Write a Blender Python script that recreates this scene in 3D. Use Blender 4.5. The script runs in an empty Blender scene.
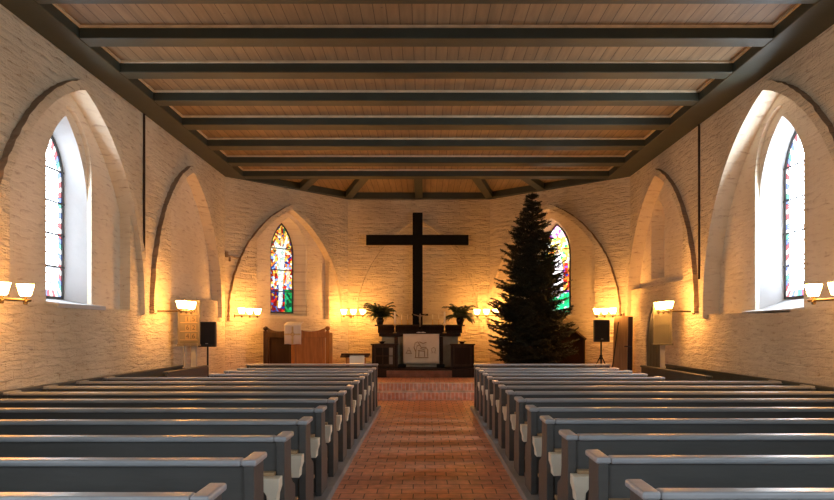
import bpy, bmesh, math, random
from mathutils import Vector, Matrix
from mathutils.geometry import tessellate_polygon
random.seed(11)
SC = bpy.context.scene
COL = SC.collection
PI = math.pi
XL, XR = -4.64, 4.76           # side walls
YE = -7.5                       # wall behind the viewer
YA, YB = 16.70, 19.64          # start of the apse, back wall
BX0, BX1 = -2.10, 1.77         # back wall ends
ZB = 5.06                      # underside of the beams
ZC = 5.215                     # underside of the ceiling boards
CH = 0.34                      # chancel floor
DA = 0.56                      # altar dais top

# ------------------------------------------------------------------ materials
def new_mat(name):
    m = bpy.data.materials.new(name); m.use_nodes = True
    nt = m.node_tree
    return m, nt, nt.nodes['Principled BSDF']

def nd(nt, t, **kw):
    n = nt.nodes.new(t)
    for k, v in kw.items():
        if k.startswith('i_'):
            key = k[2:]
            n.inputs[int(key) if key.isdigit() else key.replace('_', ' ')].default_value = v
        else:
            setattr(n, k, v)
    return n

def c4(c): return (c[0], c[1], c[2], 1.0)

def ramp(nt, stops, interp='LINEAR'):
    r = nt.nodes.new('ShaderNodeValToRGB'); r.color_ramp.interpolation = interp
    els = r.color_ramp.elements
    while len(els) < len(stops): els.new(0.5)
    for e, (p, c) in zip(els, stops):
        e.position = p; e.color = c4(c) if not isinstance(c, float) else (c, c, c, 1)
    return r

def simple(name, col, rough=0.6, metal=0.0, var=0.15, scale=6.0, bump=0.0, bscale=40.0, spec=None, stretch=None, coat=0.0):
    m, nt, b = new_mat(name); L = nt.links
    tc = nd(nt, 'ShaderNodeTexCoord')
    src = tc.outputs['Object']
    if stretch:
        mp = nd(nt, 'ShaderNodeMapping'); mp.inputs['Scale'].default_value = stretch
        L.new(src, mp.inputs[0]); src = mp.outputs[0]
    n = nd(nt, 'ShaderNodeTexNoise', i_Scale=scale, i_Detail=5.0)
    L.new(src, n.inputs['Vector'])
    lo = tuple(c * (1 - var) for c in col); hi = tuple(min(1, c * (1 + var)) for c in col)
    r = ramp(nt, [(0.3, lo), (0.7, hi)])
    L.new(n.outputs['Fac'], r.inputs[0]); L.new(r.outputs[0], b.inputs['Base Color'])
    b.inputs['Roughness'].default_value = rough; b.inputs['Metallic'].default_value = metal
    if spec is not None: b.inputs['Specular IOR Level'].default_value = spec
    if coat: b.inputs['Coat Weight'].default_value = coat
    if bump:
        n2 = nd(nt, 'ShaderNodeTexNoise', i_Scale=bscale, i_Detail=4.0)
        L.new(src, n2.inputs['Vector'])
        bp = nd(nt, 'ShaderNodeBump', i_Strength=bump, i_Distance=0.02)
        L.new(n2.outputs['Fac'], bp.inputs['Height']); L.new(bp.outputs[0], b.inputs['Normal'])
    return m

def wall_mat(name, light, dark, stain, bump_s, stain_at=0.62):
    m, nt, b = new_mat(name); L = nt.links
    tc = nd(nt, 'ShaderNodeTexCoord'); sp = nd(nt, 'ShaderNodeSeparateXYZ')
    L.new(tc.outputs['Object'], sp.inputs[0])
    ad = nd(nt, 'ShaderNodeMath', operation='ADD'); L.new(sp.outputs[0], ad.inputs[0]); L.new(sp.outputs[1], ad.inputs[1])
    cb = nd(nt, 'ShaderNodeCombineXYZ'); L.new(ad.outputs[0], cb.inputs[0]); L.new(sp.outputs[2], cb.inputs[1])
    nz = nd(nt, 'ShaderNodeTexNoise', i_Scale=2.2, i_Detail=3.0); L.new(cb.outputs[0], nz.inputs['Vector'])
    sub = nd(nt, 'ShaderNodeVectorMath', operation='SUBTRACT'); L.new(nz.outputs['Color'], sub.inputs[0]); sub.inputs[1].default_value = (.5, .5, .5)
    scl = nd(nt, 'ShaderNodeVectorMath', operation='SCALE'); L.new(sub.outputs[0], scl.inputs[0]); scl.inputs['Scale'].default_value = 0.13
    av = nd(nt, 'ShaderNodeVectorMath', operation='ADD'); L.new(cb.outputs[0], av.inputs[0]); L.new(scl.outputs[0], av.inputs[1])
    br = nd(nt, 'ShaderNodeTexBrick', i_Scale=1.0)
    br.inputs['Mortar Size'].default_value = 0.013; br.inputs['Mortar Smooth'].default_value = 0.6
    br.inputs['Brick Width'].default_value = 0.29; br.inputs['Row Height'].default_value = 0.105
    br.inputs['Color1'].default_value = (1, 1, 1, 1); br.inputs['Color2'].default_value = (.45, .45, .45, 1); br.inputs['Mortar'].default_value = (.2, .2, .2, 1)
    L.new(av.outputs[0], br.inputs['Vector'])
    # lumpy, elongated relief of limewash over brick
    mp = nd(nt, 'ShaderNodeMapping'); mp.inputs['Scale'].default_value = (2.7, 10.5, 1); L.new(cb.outputs[0], mp.inputs[0])
    n1 = nd(nt, 'ShaderNodeTexNoise', i_Scale=1.0, i_Detail=6.0, i_Roughness=0.62); L.new(mp.outputs[0], n1.inputs['Vector'])
    n2 = nd(nt, 'ShaderNodeTexNoise', i_Scale=0.8, i_Detail=5.0); L.new(cb.outputs[0], n2.inputs['Vector'])
    r2 = ramp(nt, [(0.35, dark), (0.65, light)]); L.new(n2.outputs['Fac'], r2.inputs[0])
    # brown patches where the wash has gone
    n3 = nd(nt, 'ShaderNodeTexNoise', i_Scale=5.0, i_Detail=8.0, i_Roughness=0.7); L.new(cb.outputs[0], n3.inputs['Vector'])
    r3 = ramp(nt, [(stain_at, 0.0), (stain_at + 0.1, 0.8)]); L.new(n3.outputs['Fac'], r3.inputs[0])
    mx = nd(nt, 'ShaderNodeMixRGB'); L.new(r3.outputs[0], mx.inputs[0]); L.new(r2.outputs[0], mx.inputs[1]); mx.inputs[2].default_value = c4(stain)
    # bare joints
    mp4 = nd(nt, 'ShaderNodeMapping'); mp4.inputs['Scale'].default_value = (4.2, 19.0, 1); L.new(av.outputs[0], mp4.inputs[0])
    n4 = nd(nt, 'ShaderNodeTexNoise', i_Scale=1.0, i_Detail=5.0, i_Roughness=0.6); L.new(mp4.outputs[0], n4.inputs['Vector'])
    brf = nd(nt, 'ShaderNodeMath', operation='MULTIPLY_ADD', i_1=.65, i_2=.35); L.new(br.outputs['Fac'], brf.inputs[0])
    inv = nd(nt, 'ShaderNodeMath', operation='MULTIPLY'); L.new(brf.outputs[0], inv.inputs[0])
    r4 = ramp(nt, [(0.52, 0.0), (0.70, 0.9)]); L.new(n4.outputs['Fac'], r4.inputs[0]); L.new(r4.outputs[0], inv.inputs[1])
    mx2 = nd(nt, 'ShaderNodeMixRGB'); L.new(inv.outputs[0], mx2.inputs[0]); L.new(mx.outputs[0], mx2.inputs[1]); mx2.inputs[2].default_value = c4(stain)
    L.new(mx2.outputs[0], b.inputs['Base Color'])
    b.inputs['Roughness'].default_value = 0.9; b.inputs['Specular IOR Level'].default_value = 0.2
    h = nd(nt, 'ShaderNodeMath', operation='MULTIPLY_ADD'); L.new(br.outputs['Color'], h.inputs[0]); h.inputs[1].default_value = 0.16; L.new(n1.outputs['Fac'], h.inputs[2])
    bp = nd(nt, 'ShaderNodeBump', i_Strength=bump_s, i_Distance=0.09); L.new(h.outputs[0], bp.inputs['Height']); L.new(bp.outputs[0], b.inputs['Normal'])
    return m

def brick_mat(name, c1, c2, mortar, bw, rh, ms, rough=0.6, bump=0.4, rot=None, scale=1.0, use='xy', offset=0.5):
    m, nt, b = new_mat(name); L = nt.links
    tc = nd(nt, 'ShaderNodeTexCoord'); src = tc.outputs['Object']
    if use != 'xy':
        sp = nd(nt, 'ShaderNodeSeparateXYZ'); L.new(src, sp.inputs[0]); cb = nd(nt, 'ShaderNodeCombineXYZ')
        ix = {'x': 0, 'y': 1, 'z': 2}
        L.new(sp.outputs[ix[use[0]]], cb.inputs[0]); L.new(sp.outputs[ix[use[1]]], cb.inputs[1]); src = cb.outputs[0]
    nz = nd(nt, 'ShaderNodeTexNoise', i_Scale=3.0, i_Detail=2.0); L.new(src, nz.inputs['Vector'])
    sub = nd(nt, 'ShaderNodeVectorMath', operation='SUBTRACT'); L.new(nz.outputs['Color'], sub.inputs[0]); sub.inputs[1].default_value = (.5, .5, .5)
    scl = nd(nt, 'ShaderNodeVectorMath', operation='SCALE'); L.new(sub.outputs[0], scl.inputs[0]); scl.inputs['Scale'].default_value = 0.02
    av = nd(nt, 'ShaderNodeVectorMath', operation='ADD'); L.new(src, av.inputs[0]); L.new(scl.outputs[0], av.inputs[1])
    br = nd(nt, 'ShaderNodeTexBrick', i_Scale=scale, offset=offset)
    br.inputs['Mortar Size'].default_value = ms; br.inputs['Mortar Smooth'].default_value = 0.3
    br.inputs['Brick Width'].default_value = bw; br.inputs['Row Height'].default_value = rh
    br.inputs['Color1'].default_value = c4(c1); br.inputs['Color2'].default_value = c4(c2); br.inputs['Mortar'].default_value = c4(mortar)
    L.new(av.outputs[0], br.inputs['Vector'])
    n = nd(nt, 'ShaderNodeTexNoise', i_Scale=9.0, i_Detail=6.0); L.new(src, n.inputs['Vector'])
    r = ramp(nt, [(0.3, 0.68), (0.7, 1.12)]); L.new(n.outputs['Fac'], r.inputs[0])
    mu = nd(nt, 'ShaderNodeMixRGB', blend_type='MULTIPLY'); mu.inputs[0].default_value = 1.0
    L.new(br.outputs['Color'], mu.inputs[1]); L.new(r.outputs[0], mu.inputs[2])
    L.new(mu.outputs[0], b.inputs['Base Color'])
    b.inputs['Roughness'].default_value = rough
    iv = nd(nt, 'ShaderNodeMath', operation='MULTIPLY_ADD'); L.new(br.outputs['Fac'], iv.inputs[0]); iv.inputs[1].default_value = -1.0; L.new(n.outputs['Fac'], iv.inputs[2])
    bp = nd(nt, 'ShaderNodeBump', i_Strength=bump, i_Distance=0.01); L.new(iv.outputs[0], bp.inputs['Height']); L.new(bp.outputs[0], b.inputs['Normal'])
    return m

def emit(name, col, s):
    m = bpy.data.materials.new(name); m.use_nodes = True; nt = m.node_tree; nt.nodes.clear()
    e = nd(nt, 'ShaderNodeEmission'); e.inputs[0].default_value = c4(col); e.inputs[1].default_value = s
    o = nd(nt, 'ShaderNodeOutputMaterial'); nt.links.new(e.outputs[0], o.inputs[0])
    return m

DAY = 8.0      # radiance of the daylit clear glass
DAY_R = 17.0   # the right side faces the bright sky
LAMP = 42.0     # radiance of the lit lamp shades
M = {}
M['wall'] = wall_mat('limewashed_brick', (.76, .67, .50), (.62, .53, .38), (.34, .22, .12), 0.9, 0.66)
M['recess'] = wall_mat('limewashed_recess', (.80, .71, .56), (.70, .61, .46), (.40, .27, .17), 0.3, 0.70)
M['white'] = simple('daylit_white_plaster', (.46, .465, .47), 0.85, var=0.05, scale=3, bump=0.15, bscale=14)  # window jambs: wall paint made less yellow, daylight put into the colour
M['rib'] = wall_mat('bare_brick', (.43, .32, .22), (.33, .23, .15), (.24, .14, .08), 0.9, 0.6)
M['ribface'] = M['wall']
M['board'] = None
M['beam'] = simple('beam_paint', (.030, .038, .027), 0.55, var=0.18, scale=2.5, bump=0.08, bscale=20)
M['bead'] = simple('cream_bead', (.62, .53, .38), 0.6)
M['tile'] = brick_mat('floor_tile', (.88, .41, .24), (.80, .33, .19), (.13, .055, .03), .22, .20, .006, 0.45, 0.4)
M['stepbrick'] = brick_mat('step_brick', (.72, .31, .19), (.78, .42, .30), (.80, .62, .50), .085, .17, .012, 0.7, 0.5, use='xz')
M['stepside'] = brick_mat('step_edge_brick', (.22, .085, .045), (.26, .12, .07), (.2, .13, .09), .24, .085, .005, 0.7, 0.4, use='xz')
M['pew'] = simple('grey_pew_paint', (.082, .084, .081), 0.42, var=0.12, scale=5, bump=0.05, bscale=18, stretch=(.5, 3, 3))
M['rail'] = simple('sheen_grey_rail_paint', (.35, .38, .41), 0.36, var=0.12, scale=8, bump=0.05, bscale=18, stretch=(.6, 3, 3))  # pew paint made paler and bluer, window sheen put into the colour
M['platform'] = simple('platform_paint', (.28, .285, .29), 0.45, var=0.15, scale=4)
M['stall'] = simple('dark_green_paint', (.050, .054, .042), 0.45, var=0.2, scale=5)
M['cream'] = simple('cream_paint', (.84, .79, .64), 0.5, var=0.06)
M['tan'] = simple('tan_wood', (.42, .28, .15), 0.5, var=0.2, stretch=(.6, 6, 6))
M['brass'] = simple('aged_brass', (.13, .085, .035), 0.5, 0.7, var=0.15)
M['gold'] = simple('gold', (.75, .52, .2), 0.3, 1.0, var=0.1)
M['iron'] = simple('black_iron', (.02, .018, .016), 0.5, 0.3)
M['lamp'] = emit('lit_glass_shade', (1.0, .43, .10), LAMP)
M['blackwood'] = simple('black_stained_oak', (.006, .006, .0055), 0.8, var=0.2, spec=.15)
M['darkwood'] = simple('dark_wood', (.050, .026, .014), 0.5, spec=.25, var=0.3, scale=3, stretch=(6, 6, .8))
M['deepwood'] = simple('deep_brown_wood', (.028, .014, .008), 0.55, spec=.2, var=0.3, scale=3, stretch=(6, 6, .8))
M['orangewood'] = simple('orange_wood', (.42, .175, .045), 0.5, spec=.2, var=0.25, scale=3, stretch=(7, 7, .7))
M['palewood'] = simple('pale_brown_wood', (.33, .225, .125), 0.75, spec=.2, var=0.2, scale=3, stretch=(7, 7, .7))
M['stone'] = simple('grey_green_stone', (.30, .30, .235), 0.7, var=0.15, bump=0.1)
M['linen'] = simple('cream_linen', (.80, .74, .60), 0.85, var=0.05, bump=0.05, bscale=60)
M['whitecloth'] = simple('white_cloth', (.74, .71, .66), 0.85, var=0.04)
M['tanthread'] = simple('tan_embroidery', (.42, .30, .15), 0.8)
M['goldthread'] = simple('gold_embroidery', (.60, .48, .26), 0.6)
M['wax'] = simple('white_wax', (.92, .88, .76), 0.45, var=0.03)
M['needle'] = simple('fir_needles', (.007, .013, .006), 0.7, var=0.35, scale=9)
M['trunk'] = simple('fir_bark', (.05, .03, .02), 0.85)
M['fern'] = simple('fern_leaf', (.045, .075, .028), 0.5, var=0.35, scale=12)
M['vase'] = simple('dark_glaze', (.018, .014, .011), 0.25)
M['black'] = simple('black_cabinet', (.014, .014, .014), 0.5, var=0.1)
M['grille'] = simple('black_grille', (.009, .009, .009), 0.75)
M['olive'] = simple('olive_board_paint', (.115, .105, .065), 0.6, var=0.1)
M['greybrown'] = simple('grey_brown_paint', (.135, .115, .08), 0.6, var=0.12)
M['card'] = simple('number_card', (.24, .17, .09), 0.7, var=0.08)
M['ink'] = simple('ink', (.035, .028, .02), 0.7)
M['grey'] = simple('pale_grey_post', (.38, .36, .32), 0.5, var=0.08)
M['doorgreen'] = simple('green_door_paint', (.085, .095, .072), 0.45, var=0.2, stretch=(6, 6, .8))
M['lead'] = simple('window_lead', (.06, .06, .06), 0.5, 0.4)
M['skin'] = simple('ivory_carving', (.38, .28, .17), 0.5)
M['paper'] = simple('paper', (.80, .76, .66), 0.8)
M['glassdark'] = simple('cabinet_glass', (.02, .017, .014), 0.12)
M['pane_pale'] = simple('pale_cabinet_glass', (.34, .33, .28), 0.2)
M['entry'] = simple('brown_gallery_wall', (.30, .25, .20), 0.8)
M['stonefloor'] = M['tile']

def board_material():
    m, nt, b = new_mat('ceiling_planks'); L = nt.links
    tc = nd(nt, 'ShaderNodeTexCoord')
    mp = nd(nt, 'ShaderNodeMapping'); mp.inputs['Rotation'].default_value = (0, 0, PI / 2); L.new(tc.outputs['Object'], mp.inputs[0])
    br = nd(nt, 'ShaderNodeTexBrick', i_Scale=1.0)
    br.inputs['Mortar Size'].default_value = 0.005; br.inputs['Mortar Smooth'].default_value = 0.2
    br.inputs['Brick Width'].default_value = 30.0; br.inputs['Row Height'].default_value = 0.15
    br.inputs['Color1'].default_value = (.27, .185, .10, 1); br.inputs['Color2'].default_value = (.22, .15, .08, 1); br.inputs['Mortar'].default_value = (.07, .038, .018, 1)
    L.new(mp.outputs[0], br.inputs['Vector'])
    mp2 = nd(nt, 'ShaderNodeMapping'); mp2.inputs['Scale'].default_value = (9, .9, 1); L.new(tc.outputs['Object'], mp2.inputs[0])
    n = nd(nt, 'ShaderNodeTexNoise', i_Scale=1.6, i_Detail=6.0); L.new(mp2.outputs[0], n.inputs['Vector'])
    r = ramp(nt, [(0.3, 0.75), (0.7, 1.1)]); L.new(n.outputs['Fac'], r.inputs[0])
    mu = nd(nt, 'ShaderNodeMixRGB', blend_type='MULTIPLY'); mu.inputs[0].default_value = 1
    L.new(br.outputs['Color'], mu.inputs[1]); L.new(r.outputs[0], mu.inputs[2])
    # knots
    vo = nd(nt, 'ShaderNodeTexVoronoi', i_Scale=3.3); L.new(tc.outputs['Object'], vo.inputs['Vector'])
    rk = ramp(nt, [(0.03, 0.45), (0.07, 1.0)]); L.new(vo.outputs['Distance'], rk.inputs[0])
    mk = nd(nt, 'ShaderNodeMixRGB', blend_type='MULTIPLY'); mk.inputs[0].default_value = 1
    L.new(mu.outputs[0], mk.inputs[1]); L.new(rk.outputs[0], mk.inputs[2])
    L.new(mk.outputs[0], b.inputs['Base Color']); b.inputs['Roughness'].default_value = 0.6
    iv = nd(nt, 'ShaderNodeMath', operation='MULTIPLY', i_1=-1.0); L.new(br.outputs['Fac'], iv.inputs[0])
    bp = nd(nt, 'ShaderNodeBump', i_Strength=0.6, i_Distance=0.01); L.new(iv.outputs[0], bp.inputs['Height']); L.new(bp.outputs[0], b.inputs['Normal'])
    return m
M['board'] = board_material()

def clear_glass(nm, day):
    m = bpy.data.materials.new(nm); m.use_nodes = True; nt = m.node_tree; nt.nodes.clear(); L = nt.links
    tc = nd(nt, 'ShaderNodeTexCoord'); sp = nd(nt, 'ShaderNodeSeparateXYZ'); L.new(tc.outputs['Object'], sp.inputs[0])
    fac = None
    def line(a, bz, per, w):
        m1 = nd(nt, 'ShaderNodeMath', operation='MULTIPLY', i_1=a); L.new(sp.outputs[0], m1.inputs[0])
        m2 = nd(nt, 'ShaderNodeMath', operation='MULTIPLY_ADD', i_1=bz); L.new(sp.outputs[2], m2.inputs[0]); L.new(m1.outputs[0], m2.inputs[2])
        m3 = nd(nt, 'ShaderNodeMath', operation='DIVIDE', i_1=per); L.new(m2.outputs[0], m3.inputs[0])
        m4 = nd(nt, 'ShaderNodeMath', operation='FRACT'); L.new(m3.outputs[0], m4.inputs[0])
        m5 = nd(nt, 'ShaderNodeMath', operation='SUBTRACT', i_1=0.5); L.new(m4.outputs[0], m5.inputs[0])
        m6 = nd(nt, 'ShaderNodeMath', operation='ABSOLUTE'); L.new(m5.outputs[0], m6.inputs[0])
        m7 = nd(nt, 'ShaderNodeMath', operation='LESS_THAN', i_1=w / per / 2); L.new(m6.outputs[0], m7.inputs[0])
        return m7
    a = line(1.0, .62, .24, .014); c = line(1.0, -.62, .24, .014); d = line(0.0, 1.0, .205, .022)
    mx = nd(nt, 'ShaderNodeMath', operation='MAXIMUM'); L.new(a.outputs[0], mx.inputs[0]); L.new(c.outputs[0], mx.inputs[1])
    mx2 = nd(nt, 'ShaderNodeMath', operation='MAXIMUM'); L.new(mx.outputs[0], mx2.inputs[0]); L.new(d.outputs[0], mx2.inputs[1])
    mp = nd(nt, 'ShaderNodeMapping'); L.new(tc.outputs['Object'], mp.inputs[0])
    vo = nd(nt, 'ShaderNodeTexVoronoi', i_Scale=7.0); L.new(mp.outputs[0], vo.inputs['Vector'])
    rr = ramp(nt, [(0, (.74, .87, 1.0)), (.8, (.82, .91, 1.0)), (1, (.95, .94, .93))]); L.new(vo.outputs['Color'], rr.inputs[0])
    mc = nd(nt, 'ShaderNodeMixRGB'); L.new(mx2.outputs[0], mc.inputs[0]); L.new(rr.outputs[0], mc.inputs[1]); mc.inputs[2].default_value = (.03, .03, .033, 1)
    e = nd(nt, 'ShaderNodeEmission', i_1=day); L.new(mc.outputs[0], e.inputs[0])
    o = nd(nt, 'ShaderNodeOutputMaterial'); L.new(e.outputs[0], o.inputs[0])
    return m
M['clear'] = clear_glass('clear_leaded_glass', DAY); M['clear_r'] = clear_glass('bright_clear_leaded_glass', DAY_R)

def voronoi_glass(name, stops, scale, s, lead=0.035, seed=(0, 0, 0)):
    m = bpy.data.materials.new(name); m.use_nodes = True; nt = m.node_tree; nt.nodes.clear(); L = nt.links
    tc = nd(nt, 'ShaderNodeTexCoord'); mp = nd(nt, 'ShaderNodeMapping'); mp.inputs['Location'].default_value = seed
    sp = nd(nt, 'ShaderNodeSeparateXYZ'); L.new(tc.outputs['Object'], sp.inputs[0])
    cb = nd(nt, 'ShaderNodeCombineXYZ'); L.new(sp.outputs[0], cb.inputs[0]); L.new(sp.outputs[2], cb.inputs[1])
    L.new(cb.outputs[0], mp.inputs[0])
    v = nd(nt, 'ShaderNodeTexVoronoi', i_Scale=scale, voronoi_dimensions='2D'); L.new(mp.outputs[0], v.inputs['Vector'])
    v2 = nd(nt, 'ShaderNodeTexVoronoi', i_Scale=scale, voronoi_dimensions='2D', feature='DISTANCE_TO_EDGE'); L.new(mp.outputs[0], v2.inputs['Vector'])
    sc = nd(nt, 'ShaderNodeSeparateColor'); L.new(v.outputs['Color'], sc.inputs[0])
    r = ramp(nt, stops, 'CONSTANT'); L.new(sc.outputs[0], r.inputs[0])
    lt = nd(nt, 'ShaderNodeMath', operation='LESS_THAN', i_1=lead); L.new(v2.outputs[0], lt.inputs[0])
    mc = nd(nt, 'ShaderNodeMixRGB'); L.new(lt.outputs[0], mc.inputs[0]); L.new(r.outputs[0], mc.inputs[1]); mc.inputs[2].default_value = (.01, .01, .01, 1)
    e = nd(nt, 'ShaderNodeEmission', i_1=s); L.new(mc.outputs[0], e.inputs[0])
    o = nd(nt, 'ShaderNodeOutputMaterial'); L.new(e.outputs[0], o.inputs[0])
    return m
red, dred, blue, dblue, yel, gold_, grn, wht, vio, org, pink = (.75, .03, .02), (.25, .01, .01), (.06, .16, .7), (.02, .04, .25), (.95, .62, .10), (.7, .35, .04), (.02, .4, .10), (.95, .95, .86), (.3, .08, .45), (.9, .22, .03), (.9, .35, .6)
M['gl_top'] = voronoi_glass('yellow_red_glass', [(0, yel), (.2, (.75, .78, .6)), (.32, dred), (.52, gold_), (.70, (.02, .12, .05)), (.82, org), (.92, dblue)], 19, 0.65)
M['gl_mid'] = voronoi_glass('mixed_glass', [(0, red), (.16, (.8, .85, .75)), (.36, dred), (.5, org), (.62, yel), (.76, (.25, .4, .75)), (.88, dblue)], 16, 0.65, seed=(3, 1, 0))
M['gl_low'] = voronoi_glass('dark_red_blue_glass', [(0, dred), (.3, (.1, .15, .4)), (.4, dblue), (.6, red), (.75, gold_), (.85, dred)], 16, 0.5, seed=(7, 2, 0))
M['gl_green'] = voronoi_glass('green_glass', [(0, grn), (.5, (.03, .55, .2)), (.7, (.01, .1, .04))], 11, 0.45, seed=(7, 5, 0))
M['gl_fig'] = voronoi_glass('pale_figure_glass', [(0, (.80, .95, .85)), (.5, (.95, .97, .9)), (.8, (.45, .62, .55))], 14, .62, lead=0.04, seed=(5, 5, 0))
M['gl_skin'] = voronoi_glass('flesh_glass', [(0, (.8, .45, .3)), (.5, (.7, .4, .25))], 10, 1.0, seed=(5, 2, 0))
M['gr_top'] = voronoi_glass('pink_glass', [(0, pink), (.3, vio), (.5, red), (.7, wht), (.85, pink)], 13, 1.4, seed=(2, 2, 0))
M['gr_mid'] = voronoi_glass('yellow_green_glass', [(0, yel), (.25, wht), (.45, grn), (.58, org), (.7, wht), (.85, yel)], 15, 1.5, seed=(1, 7, 0))
M['gr_side'] = voronoi_glass('red_blue_glass', [(0, org), (.3, red), (.5, vio), (.65, dblue), (.8, yel)], 14, 1.0, seed=(1, 3, 0))
M['gr_fig'] = voronoi_glass('white_pink_figure_glass', [(0, (1, .93, .97)), (.5, (.95, .95, 1)), (.8, (.95, .75, .85))], 13, 1.5, lead=0.03, seed=(9, 2, 0))
M['gr_low'] = voronoi_glass('emerald_glass', [(0, (.02, .6, .2)), (.4, (.1, .75, .35)), (.65, (.02, .4, .12)), (.85, (.75, .95, .8))], 11, 1.0, seed=(4, 2, 0))
M['border_red'] = emit('border_red_glass', (.75, .18, .2), DAY * .13)
M['border_blue'] = emit('border_blue_glass', (.25, .35, .9), DAY * .13)
M['border_white'] = emit('border_white_glass', (.9, .92, .95), DAY * .22)
M['border_green'] = emit('border_green_glass', (.2, .6, .45), DAY * .13)

# ------------------------------------------------------------------ mesh helpers
def obj(name, bm, mat, parent=None, smooth=False, mats=None, bevel=0.0, matrix=None, recalc=True):
    if recalc: bmesh.ops.recalc_face_normals(bm, faces=bm.faces)
    me = bpy.data.meshes.new(name); bm.to_mesh(me); bm.free()
    for mm in (mats or [mat]): me.materials.append(mm)
    if smooth:
        for p in me.polygons: p.use_smooth = True
    o = bpy.data.objects.new(name, me); COL.objects.link(o)
    if parent is not None: o.parent = parent
    if matrix is not None: o.matrix_world = matrix
    if bevel:
        md = o.modifiers.new('edge', 'BEVEL'); md.width = bevel; md.segments = 2; md.limit_method = 'ANGLE'
    return o

def tag(o, label, cat, group=None):
    o['label'] = label; o['category'] = cat
    if group: o['group'] = group
    return o

def thing(name, label, cat, loc=(0, 0, 0), rz=0.0, group=None):
    o = bpy.data.objects.new(name, None); COL.objects.link(o)
    o.location = loc; o.rotation_euler = (0, 0, rz); o.empty_display_size = 0.1
    return tag(o, label, cat, group)

def struct(o):
    o['kind'] = 'structure'; return o

def box(bm, x0, x1, y0, y1, z0, z1, mi=0):
    vs = [bm.verts.new(p) for p in ((x0, y0, z0), (x1, y0, z0), (x1, y1, z0), (x0, y1, z0), (x0, y0, z1), (x1, y0, z1), (x1, y1, z1), (x0, y1, z1))]
    for f in ((0, 3, 2, 1), (4, 5, 6, 7), (0, 1, 5, 4), (1, 2, 6, 5), (2, 3, 7, 6), (3, 0, 4, 7)):
        fc = bm.faces.new([vs[i] for i in f]); fc.material_index = mi
    return bm

def nbox(*a): return box(bmesh.new(), *a)

def prism(bm, pts, axis, a0, a1, mi=0):
    """closed outline pts (2D) extruded along axis ('x','y','z') from a0 to a1"""
    def mk(p, a):
        if axis == 'x': return (a, p[0], p[1])
        if axis == 'y': return (p[0], a, p[1])
        return (p[0], p[1], a)
    A = [bm.verts.new(mk(p, a0)) for p in pts]; B = [bm.verts.new(mk(p, a1)) for p in pts]
    n = len(pts)
    tris = tessellate_polygon([[Vector((p[0], p[1], 0)) for p in pts]])
    for V in (A, B):
        for t in tris:
            try: bm.faces.new([V[i] for i in t]).material_index = mi
            except ValueError: pass
    for i in range(n):
        j = (i + 1) % n
        bm.faces.new((A[i], A[j], B[j], B[i])).material_index = mi
    return bm

def tube(bm, pts, r, n=8, caps=True, mi=0):
    pts = [Vector(p) for p in pts]; rings = []
    for i, p in enumerate(pts):
        d = (pts[min(i + 1, len(pts) - 1)] - pts[max(i - 1, 0)]).normalized()
        a = Vector((0, 0, 1)) if abs(d.z) < 0.9 else Vector((1, 0, 0))
        u = d.cross(a).normalized(); v = d.cross(u)
        rr = r[i] if isinstance(r, (list, tuple)) else r
        rings.append([bm.verts.new(p + u * (rr * math.cos(2 * PI * k / n)) + v * (rr * math.sin(2 * PI * k / n))) for k in range(n)])
    for a, b in zip(rings, rings[1:]):
        for k in range(n):
            bm.faces.new((a[k], a[(k + 1) % n], b[(k + 1) % n], b[k])).material_index = mi
    if caps:
        bm.faces.new(rings[0][::-1]).material_index = mi; bm.faces.new(rings[-1]).material_index = mi
    return bm

def lathe(bm, prof, c=(0, 0, 0), n=20, mi=0):
    rings = []
    for r, z in prof:
        if r < 1e-5: rings.append([bm.verts.new((c[0], c[1], c[2] + z))])
        else: rings.append([bm.verts.new((c[0] + r * math.cos(2 * PI * k / n), c[1] + r * math.sin(2 * PI * k / n), c[2] + z)) for k in range(n)])
    for a, b in zip(rings, rings[1:]):
        for k in range(n):
            k2 = (k + 1) % n
            if len(a) == 1 and len(b) == 1: continue
            if len(a) == 1: f = (a[0], b[k2], b[k])
            elif len(b) == 1: f = (a[k], a[k2], b[0])
            else: f = (a[k], a[k2], b[k2], b[k])
            bm.faces.new(f).material_index = mi
    if len(rings[0]) > 1: bm.faces.new(rings[0][::-1]).material_index = mi
    if len(rings[-1]) > 1: bm.faces.new(rings[-1]).material_index = mi
    return bm

def dup_tree(root):
    r = root.copy(); COL.objects.link(r)
    for ch in list(root.children):
        c = ch.copy(); COL.objects.link(c); c.parent = r
        for g in ch.children:
            d = g.copy(); COL.objects.link(d); d.parent = c
    return r

# ------------------------------------------------------------------ room shell
def frame(origin, e, n):
    return Matrix(((e[0], n[0], 0, origin[0]), (e[1], n[1], 0, origin[1]), (0, 0, 1, 0), (0, 0, 0, 1)))

WL = frame((XL, 0, 0), (0, 1), (-1, 0))          # left wall: u = y
WR = frame((XR, 0, 0), (0, -1), (1, 0))          # right wall: u = -y
lv = Vector((BX0 - XL, YB - YA)); LA = lv.length; le = lv.normalized()
AL = frame((XL, YA, 0), le, (-le.y, le.x))
rv = Vector((XR - BX1, YA - YB)); RA = rv.length; re_ = rv.normalized()
AR = frame((BX1, YB, 0), re_, (-re_.y, re_.x))
BK = frame((BX0, YB, 0), (1, 0), (0, 1))

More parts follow.
